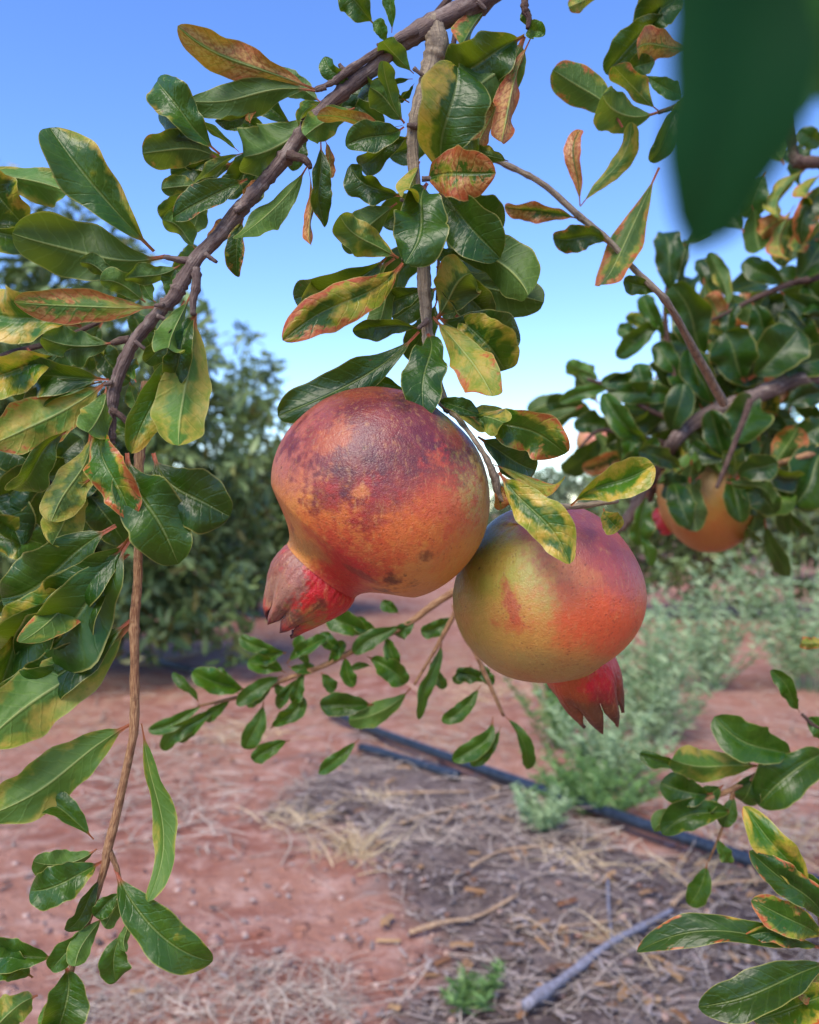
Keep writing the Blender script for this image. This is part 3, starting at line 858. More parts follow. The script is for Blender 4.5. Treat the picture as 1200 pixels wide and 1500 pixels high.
# ================================================================== BRANCH BEHIND the left cluster
bb = empty('back_branch', up(-120, 560, .47), 'shaded leafy branch behind the arching bough at the left edge', 'branch')
ptube('stem', [(-200,640,14),(-80,560,12),(10,520,10),(80,500,8),(150,470,6),(200,450,4)], .455, M_DARK, bb, knobs=3)
ptube('twig', [(-80,560,10),(-10,650,8),(60,700,7),(110,720,5)], .455, M_DARK, bb, knobs=3)
ptube('twig', [(-200,640,12),(-120,800,9),(-50,900,7),(30,930,5)], .45, M_DARK, bb, knobs=3)
leaves('''
10 520 60 590 52 0 0 t .1 0 .05 0
40 510 110 590 50 0 0 t .1 0 .1 0
90 500 40 440 46 0 0 t .2 0 .1 0
120 490 190 560 40 0 10 t .1 0 .05 0
150 472 120 540 40 0 0 t .3 0 .15 0
160 470 215 400 34 0 10 t .1 0 .1 0
190 452 230 520 36 0 0 t .1 0 .1 0
40 690 20 620 44 0 0 t .1 0 .05 0
60 700 120 640 46 0 0 t .1 0 .05 0
80 710 160 760 50 0 0 t .05 0 .05 0
110 720 175 690 44 0 0 t .05 0 .05 0
60 700 60 780 50 0 0 t .3 0 .1 0
100 720 120 800 48 0 0 t .2 0 .1 0
10 670 -30 730 50 0 0 t .1 0 .1 0
30 930 90 880 46 0 0 t .05 0 .1 0
0 915 60 850 56 0 0 t .05 0 .05 0
30 930 110 920 50 0 0 t .0 0 .08 0
20 925 30 1000 44 0 0 t .3 0 .2 0
-30 905 20 860 50 0 0 t .4 0 .3 0
-20 640 60 690 52 0 0 t .1 0 .1 -10
-40 760 70 690 54 0 0 t .1 0 .1 -10
-40 770 60 800 60 0 0 t .4 0 .3 -10
-30 700 30 800 54 0 10 t .1 0 .1 -10
20 620 80 680 46 0 0 u .3 0 .3 -10
120 700 180 800 56 0 0 t .05 0 .1 -10
140 650 120 730 44 0 0 t .2 0 .1 -10
-20 1000 60 960 54 0 0 t .1 0 .1 0
-40 960 10 1060 60 0 0 u .4 0 .4 0
30 500 -20 450 50 0 0 t .3 0 .2 0
-60 330 40 290 60 0 0 u .2 0 .3 0
-60 330 50 350 60 0 0 t .3 0 .2 0
100 400 60 360 34 0 0 t .1 0 .1 0
230 500 250 560 36 0 0 t .2 0 .2 0
240 420 290 360 28 0 0 t .3 0 .4 10
205 640 150 610 30 0 0 t .2 0 .2 0
''', .45, bb)

# ================================================================== TWIG BEHIND the bough and the fruit twig
rt_ = empty('rear_twig', up(700, -60, .42), 'shaded leafy twig just behind the upper bend of the bough and the fruit twig', 'branch')
D9 = .405
ptube('stem', [(760,-120,14),(690,-40,11),(600,60,9),(500,130,8),(420,190,7),(340,240,6),(290,280,4)], D9+.01, M_DARK, rt_, knobs=3)
ptube('twig', [(690,-40,10),(665,60,8),(650,200,7),(645,330,6),(640,440,4)], D9+.01, M_DARK, rt_, knobs=3)
leaves('''
342 240 262 222 42 0 0 t .1 0 .1 0
342 240 250 262 44 4 0 t .1 0 .1 0
400 205 320 150 44 0 0 t .15 0 .15 0
400 205 330 290 40 4 0 t .1 0 .08 0
300 274 232 320 36 0 0 t .2 0 .2 0
300 274 282 340 34 0 0 u .3 0 .3 0
430 184 360 130 40 0 0 t .1 0 .12 0
470 150 400 100 36 0 0 u .3 0 .3 0
500 130 560 190 40 0 0 t .1 0 .1 0
540 104 480 190 36 4 0 t .1 0 .1 0
652 180 720 130 50 0 0 t .1 0 .1 0
652 190 570 230 40 0 0 t .1 0 .1 0
648 280 560 330 50 0 0 t .1 0 .12 0
648 290 740 330 56 0 0 t .1 0 .1 0
645 340 560 420 50 4 0 t .1 0 .1 0
645 345 740 410 60 0 0 t .1 0 .08 0
642 420 700 500 54 0 0 t .15 0 .12 0
642 420 575 470 44 0 0 t .1 0 .1 0
640 440 600 530 40 0 0 t .1 0 .1 0
440 180 430 250 34 0 0 t .1 0 .1 0
380 215 370 300 36 0 0 t .3 0 .2 0
''', D9, rt_)
# ================================================================== SOIL
PIPE = [gp(x, y) for x, y in ((478,1054),(560,1090),(800,1179),(1100,1285),(1700,1500))]
MUL = [(gp(x, y).x, gp(x, y).y) for x, y in ((300,1700),(560,1500),(602,1390),(575,1340),(490,1270),(405,1180),(440,1105),(545,1085),(700,1148),(880,1200),(1100,1280),(1500,1390),(2400,1500),(2400,1700))]
def inpoly(x, y, P):
    c = False; j = len(P)-1
    for i in range(len(P)):
        if (P[i][1] > y) != (P[j][1] > y) and x < (P[j][0]-P[i][0])*(y-P[i][1])/(P[j][1]-P[i][1])+P[i][0]: c = not c
        j = i
    return c
def pdist(x, y, P):
    b = 9
    for i in range(len(P)):
        ax, ay = P[i-1]; bx, by = P[i]; dx, dy = bx-ax, by-ay
        t = max(0, min(1, ((x-ax)*dx+(y-ay)*dy)/(dx*dx+dy*dy+1e-9)))
        b = min(b, math.hypot(x-ax-t*dx, y-ay-t*dy))
    return b
def mulch(x, y):
    d = pdist(x, y, MUL)*(1 if inpoly(x, y, MUL) else -1)
    d += .14*mn.fractal(Vector((x*3, y*3, 2)), .8, 2, 4)
    return smooth(-.06, .09, d)
def ground_h(x, y, m=None):
    if y > 14 or abs(x) > 14: return 0.
    z = .018*mn.noise(Vector((x*1.3, y*1.3, 1)))+.012*mn.noise(Vector((x*5, y*5, 4)))+.004*mn.noise(Vector((x*13, y*13, 4)))
    if y < 6:
        m = mulch(x, y) if m is None else m
        z += m*(.012+.014*mn.fractal(Vector((x*14, y*14, 9)), .7, 2, 3))+.003*mn.fractal(Vector((x*25, y*25, 3)), .7, 2, 3)
    return z
def soil_material():
    g = NT('red orchard soil')
    a = g.n('ShaderNodeAttribute', attribute_name='ctl'); sp = g.n('ShaderNodeSeparateColor'); g.put(sp.inputs[0], a.outputs['Color'])
    mul, straw, _ = sp.outputs
    P = g.n('ShaderNodeTexCoord').outputs['Object']
    n1 = g.noise(P, 2.2, 5, .6); n2 = g.noise(P, 14, 6, .68); n3 = g.noise(P, 70, 5, .7); n4 = g.noise(P, 260, 3, .6)
    red = g.mix(g.ss(n1, .35, .65), lin('#935e4e'), lin('#aa7c68'))
    red = g.mix(g.ss(n2, .42, .72), red, lin('#c29c8c')); red = g.mix(g.math('MULTIPLY', g.ss(n4, .52, .7), .45), red, lin('#74483c'))
    red = g.mix(g.math('MULTIPLY', g.ss(n3, .5, .7), .4), red, lin('#96604f'))
    drk = g.mix(g.ss(n2, .35, .65), lin('#5c4e4b'), lin('#84756f'))
    drk = g.mix(g.ss(n1, .42, .66), drk, lin('#4e413e'))
    drk = g.mix(g.math('MULTIPLY', g.ss(n3, .5, .68), .6), drk, lin('#9c8a80'))
    drk = g.mix(g.math('MULTIPLY', g.ss(n4, .55, .7), .6), drk, lin('#42322e'))
    col = g.mix(mul, red, drk)
    stw = g.mix(g.ss(n3, .4, .6), lin('#b08e68'), lin('#8a6248'))
    col = g.mix(g.math('MULTIPLY', straw, g.ss(n2, .4, .6)), col, stw)
    vo = g.n('ShaderNodeTexVoronoi', feature='F1'); g.put(vo.inputs['Vector'], P); vo.inputs['Scale'].default_value = 55
    h = g.math('ADD', g.math('MULTIPLY', n2, 1.4), g.math('MULTIPLY', n3, .8)); h = g.math('ADD', h, g.math('MULTIPLY', n4, .3))
    return g.done(g.bsdf(col, .9, .15, g.bump(h, .8, .02)))
M_SOIL = soil_material()
xs = np.concatenate([[-900,-300,-100,-40,-20,-10,-6,-4], np.arange(-3.0, -1.3, .08), np.arange(-1.3, 1.9, .022), np.arange(1.9, 4, .1), [5,7,10,20,40,100,300,900]])
ys_ = np.concatenate([[-900,-200,-50,-10,-3,-1,0,.5], np.arange(.9, 3.2, .022), np.arange(3.2, 5, .05), np.arange(5, 9, .15), [10,12,14,20,30,50,100,300,1500]])
V, C = [], []
for y in ys_:
    for x in xs:
        m = mulch(x, y) if (y < 8 and abs(x) < 5) else (.35 if abs(math.sin(x*.9)) > .8 else 0)
        st = .55*smooth(2.3, 3.0, y)*(1-smooth(5, 9, y))*smooth(-.3, .25, mn.noise(Vector((x*2, y*2, 7))))
        V.append((x, y, ground_h(x, y, m))); C.append((m, st, 0, 1))
nx = len(xs)
ii, jj = np.meshgrid(np.arange(len(ys_)-1), np.arange(nx-1), indexing='ij')
a = (ii*nx+jj).ravel(); fc = np.stack([a, a+1, a+nx+1, a+nx], 1)
tag(mesh_obj('ground', V, fc, M_SOIL, None, col=C), kind='structure')

# ------------------------------------------------------------------ irrigation hoses
M_PIPE = plain('black polyethylene', '#1a212c', .36, '#2c3644', 60, .0006, .5)
M_PIPEG = plain('weathered grey stick', '#8d8b96', .7, '#6f6a70', 90, .002)
def hose(name, pts, r, label, lift=.012, mat=None):
    P = [Vector((p.x, p.y, lift)) for p in pts]
    o = tube(name, P, [r]*len(P), mat or M_PIPE, None, sub=6, ring=12, rough=.0)
    return tag(o, label, 'hose')
hose('irrigation_hose', PIPE, .0145, 'long black irrigation hose running diagonally across the red soil under the fruits', .034)
hose('irrigation_hose', [gp(x, y) for x, y in ((222,977),(250,984),(285,992))], .016, 'blurred short stretch of hose at the foot of the left tree', .03)
hose('irrigation_hose', [gp(x, y) for x, y in ((528,1106),(560,1114),(600,1127),(640,1140),(672,1150))], .013, 'short piece of black hose lying just in front of the long hose', .024)

# ------------------------------------------------------------------ sticks on the soil
M_STICK = plain('dry tan stick', '#b3977a', .8, '#8a6d52', 120, .002)
def stick(pix, th, label, mat=None, lift=.012, name='dry_stick'):
    P = []
    for x, y in pix:
        q = gp(x, y); q.z = ground_h(q.x, q.y)+lift; P.append(q)
    n = len(P); R = [th*(1-.5*i/(n-1)) for i in range(n)]
    return tag(tube(name, P, R, mat or M_STICK, None, sub=5, ring=8, rough=.18, knobs=3, seed=n), label, 'stick')
stick([(770,1512),(830,1462),(890,1415),(950,1376),(985,1352)], .0085, 'thick bluish grey stick lying slanted at the bottom of the picture', M_PIPEG, .014)
stick([(985,1345),(1010,1322),(1060,1306),(1130,1297)], .0055, 'pale tan stick bent above the thick grey stick')
stick([(600,1376),(650,1368),(700,1356),(760,1334)], .0052, 'long pale stick alone on the dark soil, right of the bare red path')
stick([(588,1222),(640,1206),(690,1190),(735,1174)], .0050, 'pale stick leaning up towards the long hose from its lower side')
stick([(640,1238),(660,1222),(672,1202)], .0035, 'short side stick crossing below the one near the hose')
stick([(565,1173),(620,1171),(690,1172)], .0038, 'thin level stick just below the short piece of hose')
stick([(870,1290),(920,1315),(965,1330)], .0035, 'thin dark stick left of the bent tan stick', M_DARK)
stick([(820,1380),(880,1362),(935,1358)], .0035, 'thin straight stick pointing at the tip of a long scorched leaf')
stick([(1090,1265),(1100,1290),(1108,1310)], .0045, 'short pale stick leaning against the right end of the hose')
stick([(890,1310),(892,1352),(898,1400)], .0030, 'thin grey stick standing out of the litter left of the thick stick', M_PIPEG)
stick([(200,975),(260,968),(300,956),(335,948)], .010, 'blurred pale stick on the soil at the foot of the left tree')
stick([(640,1112),(700,1140),(770,1170),(800,1180)], .0034, 'thin twig lying along the lower side of the long hose')
stick([(690,1290),(740,1262),(800,1256)], .0036, 'crooked pale stick in the middle of the dark soil')
stick([(1030,1240),(1080,1200),(1130,1215)], .003, 'thin dry stalk arching behind the right end of the hose')

# ------------------------------------------------------------------ straw, chips, fallen leaves
def scatter_strips(name, n, inside, length, width, mat, seed, arch=.25, zmax=.015):
    r = random.Random(seed); V, Fc, C = [], [], []
    k = 0
    while k < n:
        px = r.uniform(-150, 1350); py = 870+640*r.random()**.8
        q = gp(px, py)
        if not inside(q.x, q.y, r): continue
        k += 1
        L = r.uniform(*length); w = r.uniform(*width); an = r.uniform(0, 6.28); cv = r.uniform(-.6, .6)
        z0 = ground_h(q.x, q.y)+.002+r.random()*zmax; tl = r.uniform(-.2, .2); b = len(V); t_ = r.random(); y_ = r.random()
        for i in range(4):
            s = i/3-.5; a2 = an+cv*s
            x = q.x+math.cos(a2)*s*L; y = q.y+math.sin(a2)*s*L
            z = max(z0+tl*s*L+arch*L*(.25-s*s)*r.uniform(.2, 1), .002)
            nx_, ny_ = -math.sin(a2)*w/2, math.cos(a2)*w/2
            V += [(x-nx_, y-ny_, z), (x, y, z+w*.35), (x+nx_, y+ny_, z)]; C += [(y_, 0, t_, 1)]*3
        for i in range(3):
            for j in range(2):
                a = b+i*3+j; Fc.append((a, a+1, a+4, a+3))
    return tag(mesh_obj(name, V, np.array(Fc), mat, None, col=C), kind='stuff')
M_STRAW = crown_material('dry straw', '#7c6c62', '#d6c6b4', .1)
M_GREY = crown_material('grey chaff', '#4e4340', '#b5a8a2', .2)
M_FALL = crown_material('fallen leaf', '#6a4430', '#b89468', .3)
def in_mul(x, y, r): return y > 1 and r.random() < mulch(x, y)*.95+.03
def in_straw(x, y, r): return y > 1.9 and r.random() < .15+.7*smooth(-.2, .3, mn.noise(Vector((x*2, y*2, 7))))
def in_low(x, y, r):
    px = 600+x/y*F; py = 750+H/y*F
    return py > 1405 and 90 < px < 520 and r.random() < .9
scatter_strips('straw_litter', 520, in_mul, (.03, .20), (.0007, .0022), M_STRAW, 1)
scatter_strips('grey_chaff', 1800, in_mul, (.008, .035), (.002, .007), M_GREY, 2, .1, .008)
scatter_strips('far_straw', 2400, in_straw, (.04, .16), (.0015, .004), M_STRAW, 3)
scatter_strips('path_edge_straw', 700, in_low, (.02, .08), (.0007, .0022), M_STRAW, 6)
scatter_strips('fallen_leaves', 130, in_mul, (.02, .045), (.008, .016), M_FALL, 4, .3, .01)
scatter_strips('pale_crumbs', 300, lambda x, y, r: y > 1.2, (.006, .016), (.005, .012), M_GREY, 5, .3, .004)
# pebbles and clods
r = random.Random(12); V, Fc, C = [], [], []
ico = bmesh.new(); bmesh.ops.create_icosphere(ico, subdivisions=1, radius=1)
iv = [v.co.copy() for v in ico.verts]; iff = [tuple(v.index for v in f.verts) for f in ico.faces]; ico.free()
for k in range(700):
    q = gp(r.uniform(-100, 1300), 890+620*r.random()); s = r.uniform(.002, .009)*(1.8 if r.random() < .08 else 1); b = len(V)
    m = mulch(q.x, q.y); z = ground_h(q.x, q.y, m); t_ = r.random()
    for v in iv:
        w = v*s*(1+.35*mn.noise(v*1.5+Vector((k, 0, 0)))); V.append((q.x+w.x, q.y+w.y, z+w.z*.7+s*.2)); C.append((m, 0, t_, 1))
    Fc += [tuple(i+b for i in f) for f in iff]
M_PEB = crown_material('pebble', '#7a5248', '#c8aa9c', .2)
tag(mesh_obj('pebbles', V, Fc, M_PEB, None, col=C), kind='stuff')

V, Fc, C = [], [], []
for k in range(420):
    q = gp(r.uniform(-100, 1300), 900+600*r.random()); m = mulch(q.x, q.y)
    s = r.uniform(.004, .012)*(2.2 if r.random() < .07 else 1); b = len(V); z = ground_h(q.x, q.y, m)
    for v in iv:
        w = v*s*(1+.6*mn.noise(v*1.3+Vector((k*3.1, 0, 0)))); V.append((q.x+w.x*1.3, q.y+w.y*1.3, z+w.z*.55)); C.append((m, 0, 0, 1))
    Fc += [tuple(i+b for i in f) for f in iff]
tag(mesh_obj('soil_clods', V, Fc, M_SOIL, None, col=C), kind='stuff')

# ------------------------------------------------------------------ weeds and tufts
def blades(pts, mat, name, parent):
    """pts: list of (base, tip, width, sag, tone)"""
    V, Fc, C = [], [], []
    for (p0, p2, w, sag, tn) in pts:
        p0 = np.array(p0, float); p2 = np.array(p2, float); b = len(V)
        d = p2-p0; s = np.cross(d, (0.3, -1, .2)); s /= np.linalg.norm(s)+1e-9
        mid = (p0+p2)/2+np.array((0, 0, sag))
        for i in range(4):
            t = i/3; c = p0*(1-t)**2+mid*2*t*(1-t)+p2*t*t; ww = w*(1-t)**.6+.0002
            V += [c-s*ww, c+s*ww]; C += [(0.1, 0, tn, 1)]*2
        for i in range(3): a = b+i*2; Fc.append((a, a+1, a+3, a+2))
    return mesh_obj(name, V, np.array(Fc), mat, parent, col=C)
M_WEED = crown_material('grey green weed', '#557448', '#b2c898', .1)
M_WEEDG = crown_material('green weed', '#31562c', '#7fa45a', .15)
M_TUFT = crown_material('dry tuft', '#a88a68', '#dcc6a0', .15)
def weed(x, y, h, spread, n, label, mat, seed, feathery=True, cat='weed'):
    n = int(n*1.0)
    q = gp(x, y); q.z = ground_h(q.x, q.y); rt = empty('weed', q, label, cat, 'weeds on the soil')
    r = random.Random(seed); st, lf = [], []
    for i in range(n):
        an = r.uniform(0, 6.28); rad = spread*r.random()**.6; hh = h*r.uniform(.45, 1.05)
        b = (q.x+math.cos(an)*rad*.25, q.y+math.sin(an)*rad*.25, q.z)
        t = (q.x+math.cos(an)*rad, q.y+math.sin(an)*rad, q.z+hh)
        st.append((b, t, .0022, hh*.12, r.random()))
        for k in range(34 if feathery else 6):
            f = r.uniform(.15, 1.02)
            c = [b[j]+(t[j]-b[j])*f for j in range(3)]; c[2] += hh*.12*2*f*(1-f)
            L = (.02+h*r.uniform(.02, .07))*(1.25-.6*f)
            a2 = r.uniform(0, 6.28)
            lf.append((c, (c[0]+math.cos(a2)*L, c[1]+math.sin(a2)*L, c[2]+L*r.uniform(-.1, .9)), h*.005+.001, L*.1, r.random()**1.5*.9+.1*f))
    blades(st, mat, 'stems', rt); blades(lf, mat, 'leaves', rt)
    return rt
weed(960,1085,.46,.26,52,'feathery grey green weed right of the smaller fruit, tallest of the weeds',M_WEED,1)
weed(1030,1010,.52,.34,38,'feathery weed farther back below the half hidden pomegranate',M_WEED,2)
weed(890,1150,.26,.22,44,'pale feathery weed below the red crown of the smaller fruit',M_WEED,3)
weed(820,1090,.34,.22,24,'dim bluish green weed just below the smaller fruit',M_WEEDG,4)
weed(870,1190,.13,.22,60,'low bright green weed growing along the hose',M_WEEDG,5)
weed(790,1225,.09,.10,26,'small pale green tuft on the near side of the hose',M_WEED,6)
weed(690,1480,.07,.06,9,'small green weed at the bottom edge in dry litter',M_WEEDG,7)
weed(1180,1010,.60,.36,44,'tall soft green weed at the right edge behind the sprig',M_WEED,8)
weed(375,880,.75,.7,60,'pale green weed far back between left tree and large fruit',M_WEED,9)
def tuft(x, y, h, spread, n, label, seed):
    q = gp(x, y); q.z = ground_h(q.x, q.y); r = random.Random(seed); st = []
    for i in range(n):
        an = r.uniform(0, 6.28); rad = spread*r.random()
        bx_, by_ = q.x+r.gauss(0, spread*.3), q.y+r.gauss(0, spread*.3); l_ = spread*r.uniform(.2, .8)
        st.append(((bx_, by_, q.z), (bx_+math.cos(an)*l_, by_+math.sin(an)*l_, q.z+h*r.uniform(.0, .8)), .0011, h*r.uniform(.1, .6), r.random()))
    o = blades(st, M_TUFT, 'dry_grass_tuft', None)
    tag(o, label, 'grass tuft', 'dry grass tufts')
tuft(515,1262,.075,.13,88,'golden dry grass tuft beside the bare red path',1)
tuft(440,1215,.05,.14,49,'thin straw coloured tuft behind the golden one',2)
tuft(560,1180,.05,.10,33,'small dry tuft under the short piece of hose',3)
tuft(350,1085,.06,.22,49,'wispy dry grass below the low shoot on the left',4)
tuft(850,1275,.06,.16,49,'tangled dry grass on the near side of the hose',5)
tuft(1010,1300,.06,.14,44,'dry grass tangle below the right part of the hose',6)
tuft(900,1390,.05,.14,44,'dry grass around the thick grey stick',7)
tuft(1150,1240,.09,.20,60,'pale dry grass behind the bottom right sprigs',8)
tuft(700,1020,.09,.30,60,'blurred dry grass on the soil between the two crowns',9)

# ================================================================== ORCHARD TREES BEHIND
def crown(name, blobs, n, size, mat, parent, seed, clump=.16, hole=.0, droop=.3):
    """many leaf-sized faces in clumps through the crown's volume; blobs: (centre, radii)"""
    r = np.random.default_rng(seed)
    vol = np.array([b[1][0]*b[1][1]*b[1][2] for b in blobs]); vol = vol/vol.sum()
    V, Fc, C = [], [], []
    # twig-end clumps
    nc = max(8, n//16); cl = []
    for k in range(nc):
        b = blobs[r.choice(len(blobs), p=vol)]
        d = r.normal(size=3); d /= np.linalg.norm(d); rad = (.35+.65*r.random()**.5)
        cl.append(np.array(b[0])+d*rad*np.array(b[1]))
    cl = np.array(cl)
    ci = r.integers(0, nc, n)
    tone_c = r.random(nc)
    P = cl[ci]+r.normal(size=(n, 3))*clump*np.array([b[1] for b in blobs]).mean()*.5
    dr = r.normal(size=(n, 3)); dr[:, 2] -= droop; dr /= np.linalg.norm(dr, axis=1)[:, None]
    sd_ = np.cross(dr, r.normal(size=(n, 3))); sd_ /= np.linalg.norm(sd_, axis=1)[:, None]
    nm = np.cross(dr, sd_)
    L = size*r.uniform(.6, 1.25, n)[:, None]; W = L*.17
    v = np.stack([P, P+dr*L*.35+sd_*W*.8+nm*W*.3, P+dr*L*.4, P+dr*L*.35-sd_*W*.8+nm*W*.3,
                  P+dr*L*.75+sd_*W*.75+nm*W*.15, P+dr*L*.78-nm*W*.2, P+dr*L*.75-sd_*W*.75+nm*W*.15, P+dr*L-nm*W*.6], 1)
    base = np.arange(n)[:, None]*8
    f = np.array([[0, 2, 1, 0], [0, 3, 2, 0], [1, 2, 5, 4], [3, 6, 5, 2], [4, 5, 7, 4], [6, 7, 5, 6]])
    quads = np.array([[1, 2, 5, 4], [2, 3, 6, 5]]); tris = np.array([[0, 2, 1], [0, 3, 2], [4, 5, 7], [5, 6, 7]])
    faces = np.concatenate([ (base[:, :, None]+np.array([[0, 3, 2, 1], [1, 2, 5, 4], [2, 3, 6, 5], [4, 5, 6, 7]])[None]).reshape(-1, 4)])
    tone = np.clip(tone_c[ci]*.6+r.random(n)*.4, 0, 1); yl = (r.random(n) < .10)*r.random(n)*4
    ctl = np.stack([np.clip(yl, 0, 1), 0*tone, tone, 0*tone+1], 1)
    return mesh_obj(name, v.reshape(-1, 3), faces, mat, parent, col=np.repeat(ctl, 8, axis=0))
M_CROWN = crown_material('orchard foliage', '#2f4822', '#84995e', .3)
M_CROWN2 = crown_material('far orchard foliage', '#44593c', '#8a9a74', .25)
def tree(x, y, label, blobs, n, size, mat, seed, trunk_r=.05, group='orchard trees behind', extra=()):
    """x, y: metres on the soil; blobs relative to the foot"""
    q = Vector((x, y, 0)); rt = empty('pomegranate_tree', q, label, 'tree', group)
    r = random.Random(seed)
    bl = [((q.x+b[0], q.y+b[1], b[2]), b[3:]) for b in blobs]
    crown('crown', bl, n, size, mat, rt, seed)
    for k, (eb_, en_) in enumerate(extra):
        crown('upper_crown', [((q.x+b[0], q.y+b[1], b[2]), b[3:]) for b in eb_], en_, size, mat, rt, seed+90+k)
    top = max(b[2] for b in blobs)
    tube('trunk', [q+Vector((0, 0, -.05)), q+Vector((r.uniform(-.05, .05), 0, .35)), q+Vector((r.uniform(-.1, .1), .05, .8)), q+Vector((r.uniform(-.2, .2), 0, top))], [trunk_r*1.3, trunk_r, trunk_r*.8, trunk_r*.3], M_DARK, rt, rough=.2)
    for k, b in enumerate(blobs[:7]):
        tube('limb', [q+Vector((0, 0, .3)), q+Vector((b[0]*.4, b[1]*.4, .3+b[2]*.4)), q+Vector((b[0]*.9, b[1]*.9, b[2])), q+Vector((b[0]*1.1, b[1]*1.1, b[2]+b[5]*.6))], [trunk_r*.6, trunk_r*.45, trunk_r*.3, .006], M_DARK, rt, rough=.2, ring=8)
    return rt
# left: near tree, crown reaching from the top left down to the soil
tree(-1.75, 4.1, 'dark leafy tree behind the drooping shoot at the left edge', [
  (-.5,0,1.1,.7,.6,.5), (.1,-.2,1.15,.60,.6,.35), (.35,-.2,.80,.60,.5,.35), (-.1,-.3,.45,.7,.5,.35), (.75,0,1.05,.45,.4,.35), (.70,.1,.50,.42,.4,.36), (.3,-.1,.35,.6,.4,.26), (.3,.1,.6,.6,.4,.4), (.72,-.2,.34,.38,.3,.28)], 12500, .098, M_CROWN, 21, extra=[([(-.2,0,1.75,.75,.6,.42), (.35,-.2,1.45,.6,.5,.34), (-.5,-.2,2.15,.5,.3,.22), (.2,0,2.05,.4,.3,.2), (.3,0,1.75,.5,.4,.25)], 4200)])
tree(-1.15, 6.3, 'greyish tree in the gap between left tree and large fruit', [
  (.15,0,.95,.55,.5,.3), (-.1,0,.7,.6,.5,.4), (.45,0,.72,.45,.4,.36), (0,0,.4,.6,.4,.25)], 8000, .09, M_CROWN, 22, extra=[([(-.2,0,1.7,.45,.5,.35), (.1,0,1.35,.6,.5,.3), (.35,.1,1.15,.4,.3,.2), (-.2,.1,2.0,.25,.3,.15)], 1300)])
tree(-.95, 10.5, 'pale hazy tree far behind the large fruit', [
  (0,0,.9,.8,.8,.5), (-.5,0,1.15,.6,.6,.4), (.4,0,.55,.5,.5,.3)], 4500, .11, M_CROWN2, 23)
tree(2.05, 6.2, 'dark bushy tree behind the half hidden pomegranate', [
  (0,0,1.0,.75,.6,.42), (-.5,0,.75,.40,.5,.32), (.6,0,.8,.6,.5,.4), (.2,0,1.35,.6,.5,.3), (-.1,0,.55,.6,.5,.3), (.2,0,.3,.8,.4,.25)], 8000, .085, M_CROWN, 24)
tree(3.1, 5.2, 'leafy tree mostly cut off by the right edge', [
  (0,0,1.2,.7,.6,.5), (-.5,0,.85,.45,.5,.35), (.4,0,.7,.6,.5,.5)], 3000, .085, M_CROWN, 25)
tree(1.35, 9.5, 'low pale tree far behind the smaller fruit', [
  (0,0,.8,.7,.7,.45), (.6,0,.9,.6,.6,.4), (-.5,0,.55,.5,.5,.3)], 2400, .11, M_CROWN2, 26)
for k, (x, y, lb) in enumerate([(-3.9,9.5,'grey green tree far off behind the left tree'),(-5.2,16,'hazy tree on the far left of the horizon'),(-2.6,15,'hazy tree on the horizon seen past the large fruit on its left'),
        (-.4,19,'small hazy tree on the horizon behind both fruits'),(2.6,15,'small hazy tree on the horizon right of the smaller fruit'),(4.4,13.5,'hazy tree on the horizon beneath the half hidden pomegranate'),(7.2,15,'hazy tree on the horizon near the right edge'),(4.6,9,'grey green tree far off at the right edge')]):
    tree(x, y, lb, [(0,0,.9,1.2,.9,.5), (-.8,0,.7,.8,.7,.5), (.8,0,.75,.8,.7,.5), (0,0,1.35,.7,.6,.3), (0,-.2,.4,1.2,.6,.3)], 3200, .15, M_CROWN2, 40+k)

# ================================================================== NEIGHBOURING TREE, right
D8 = .84
nt_ = empty('pomegranate_tree', Vector((1.05, 1.25, 0)), 'dense green pomegranate tree at the right, one limb reaching in above two fruits', 'tree', 'orchard trees behind')
ptube('trunk', [(1730,1560,110,1.25),(1690,1200,90,1.25),(1640,900,80,1.2),(1600,640,66,1.12),(1560,420,50,1.05),(1500,200,36,1.0),(1440,60,24,.98)], 1.1, M_BARK, nt_, rough=.2)
ptube('limb', [(1600,640,50,1.12),(1420,575,34,1.0),(1290,548,30,.94),(1200,553,27),(1150,562,25),(1100,585,23),(1050,602,22),(1010,624,22),(985,652,22),(965,690,24,.93),(945,725,22,.94),(915,765,16,.95),(890,790,10,.96)], D8, M_BARK, nt_, rough=.16, knobs=8)
ptube('limb', [(1500,200,34,1.0),(1350,230,24,.9),(1250,240,20,.85),(1200,238,19,.82),(1168,236,17,.82),(1160,215,14,.82),(1150,150,13,.8),(1142,60,10,.8)], .82, M_DARK, nt_, rough=.16, knobs=5)
ptube('limb', [(1440,330,24,1.0),(1300,370,16,.95),(1200,405,12),(1160,415,9),(1110,435,8),(1070,456,6),(1040,470,4)], D8, M_DARK, nt_, knobs=4)
ptube('limb', [(1560,600,30,1.1),(1380,630,14,1.0),(1200,663,9),(1150,676,8),(1100,688,6)], D8, M_SHOOT, nt_, knobs=3)
ptube('twig', [(1010,624,12),(990,560,9),(978,500,8),(975,440,6),(985,380,4)], D8, M_DARK, nt_)
ptube('twig', [(1010,624,11),(950,600,8),(900,570,6),(860,555,4)], D8, M_DARK, nt_)
ptube('twig', [(985,652,11),(930,640,8),(880,630,6),(850,655,4)], D8+.02, M_DARK, nt_)
ptube('twig', [(1100,585,10),(1080,640,8),(1060,690,7),(1050,715,6)], D8-.06, M_DARK, nt_)
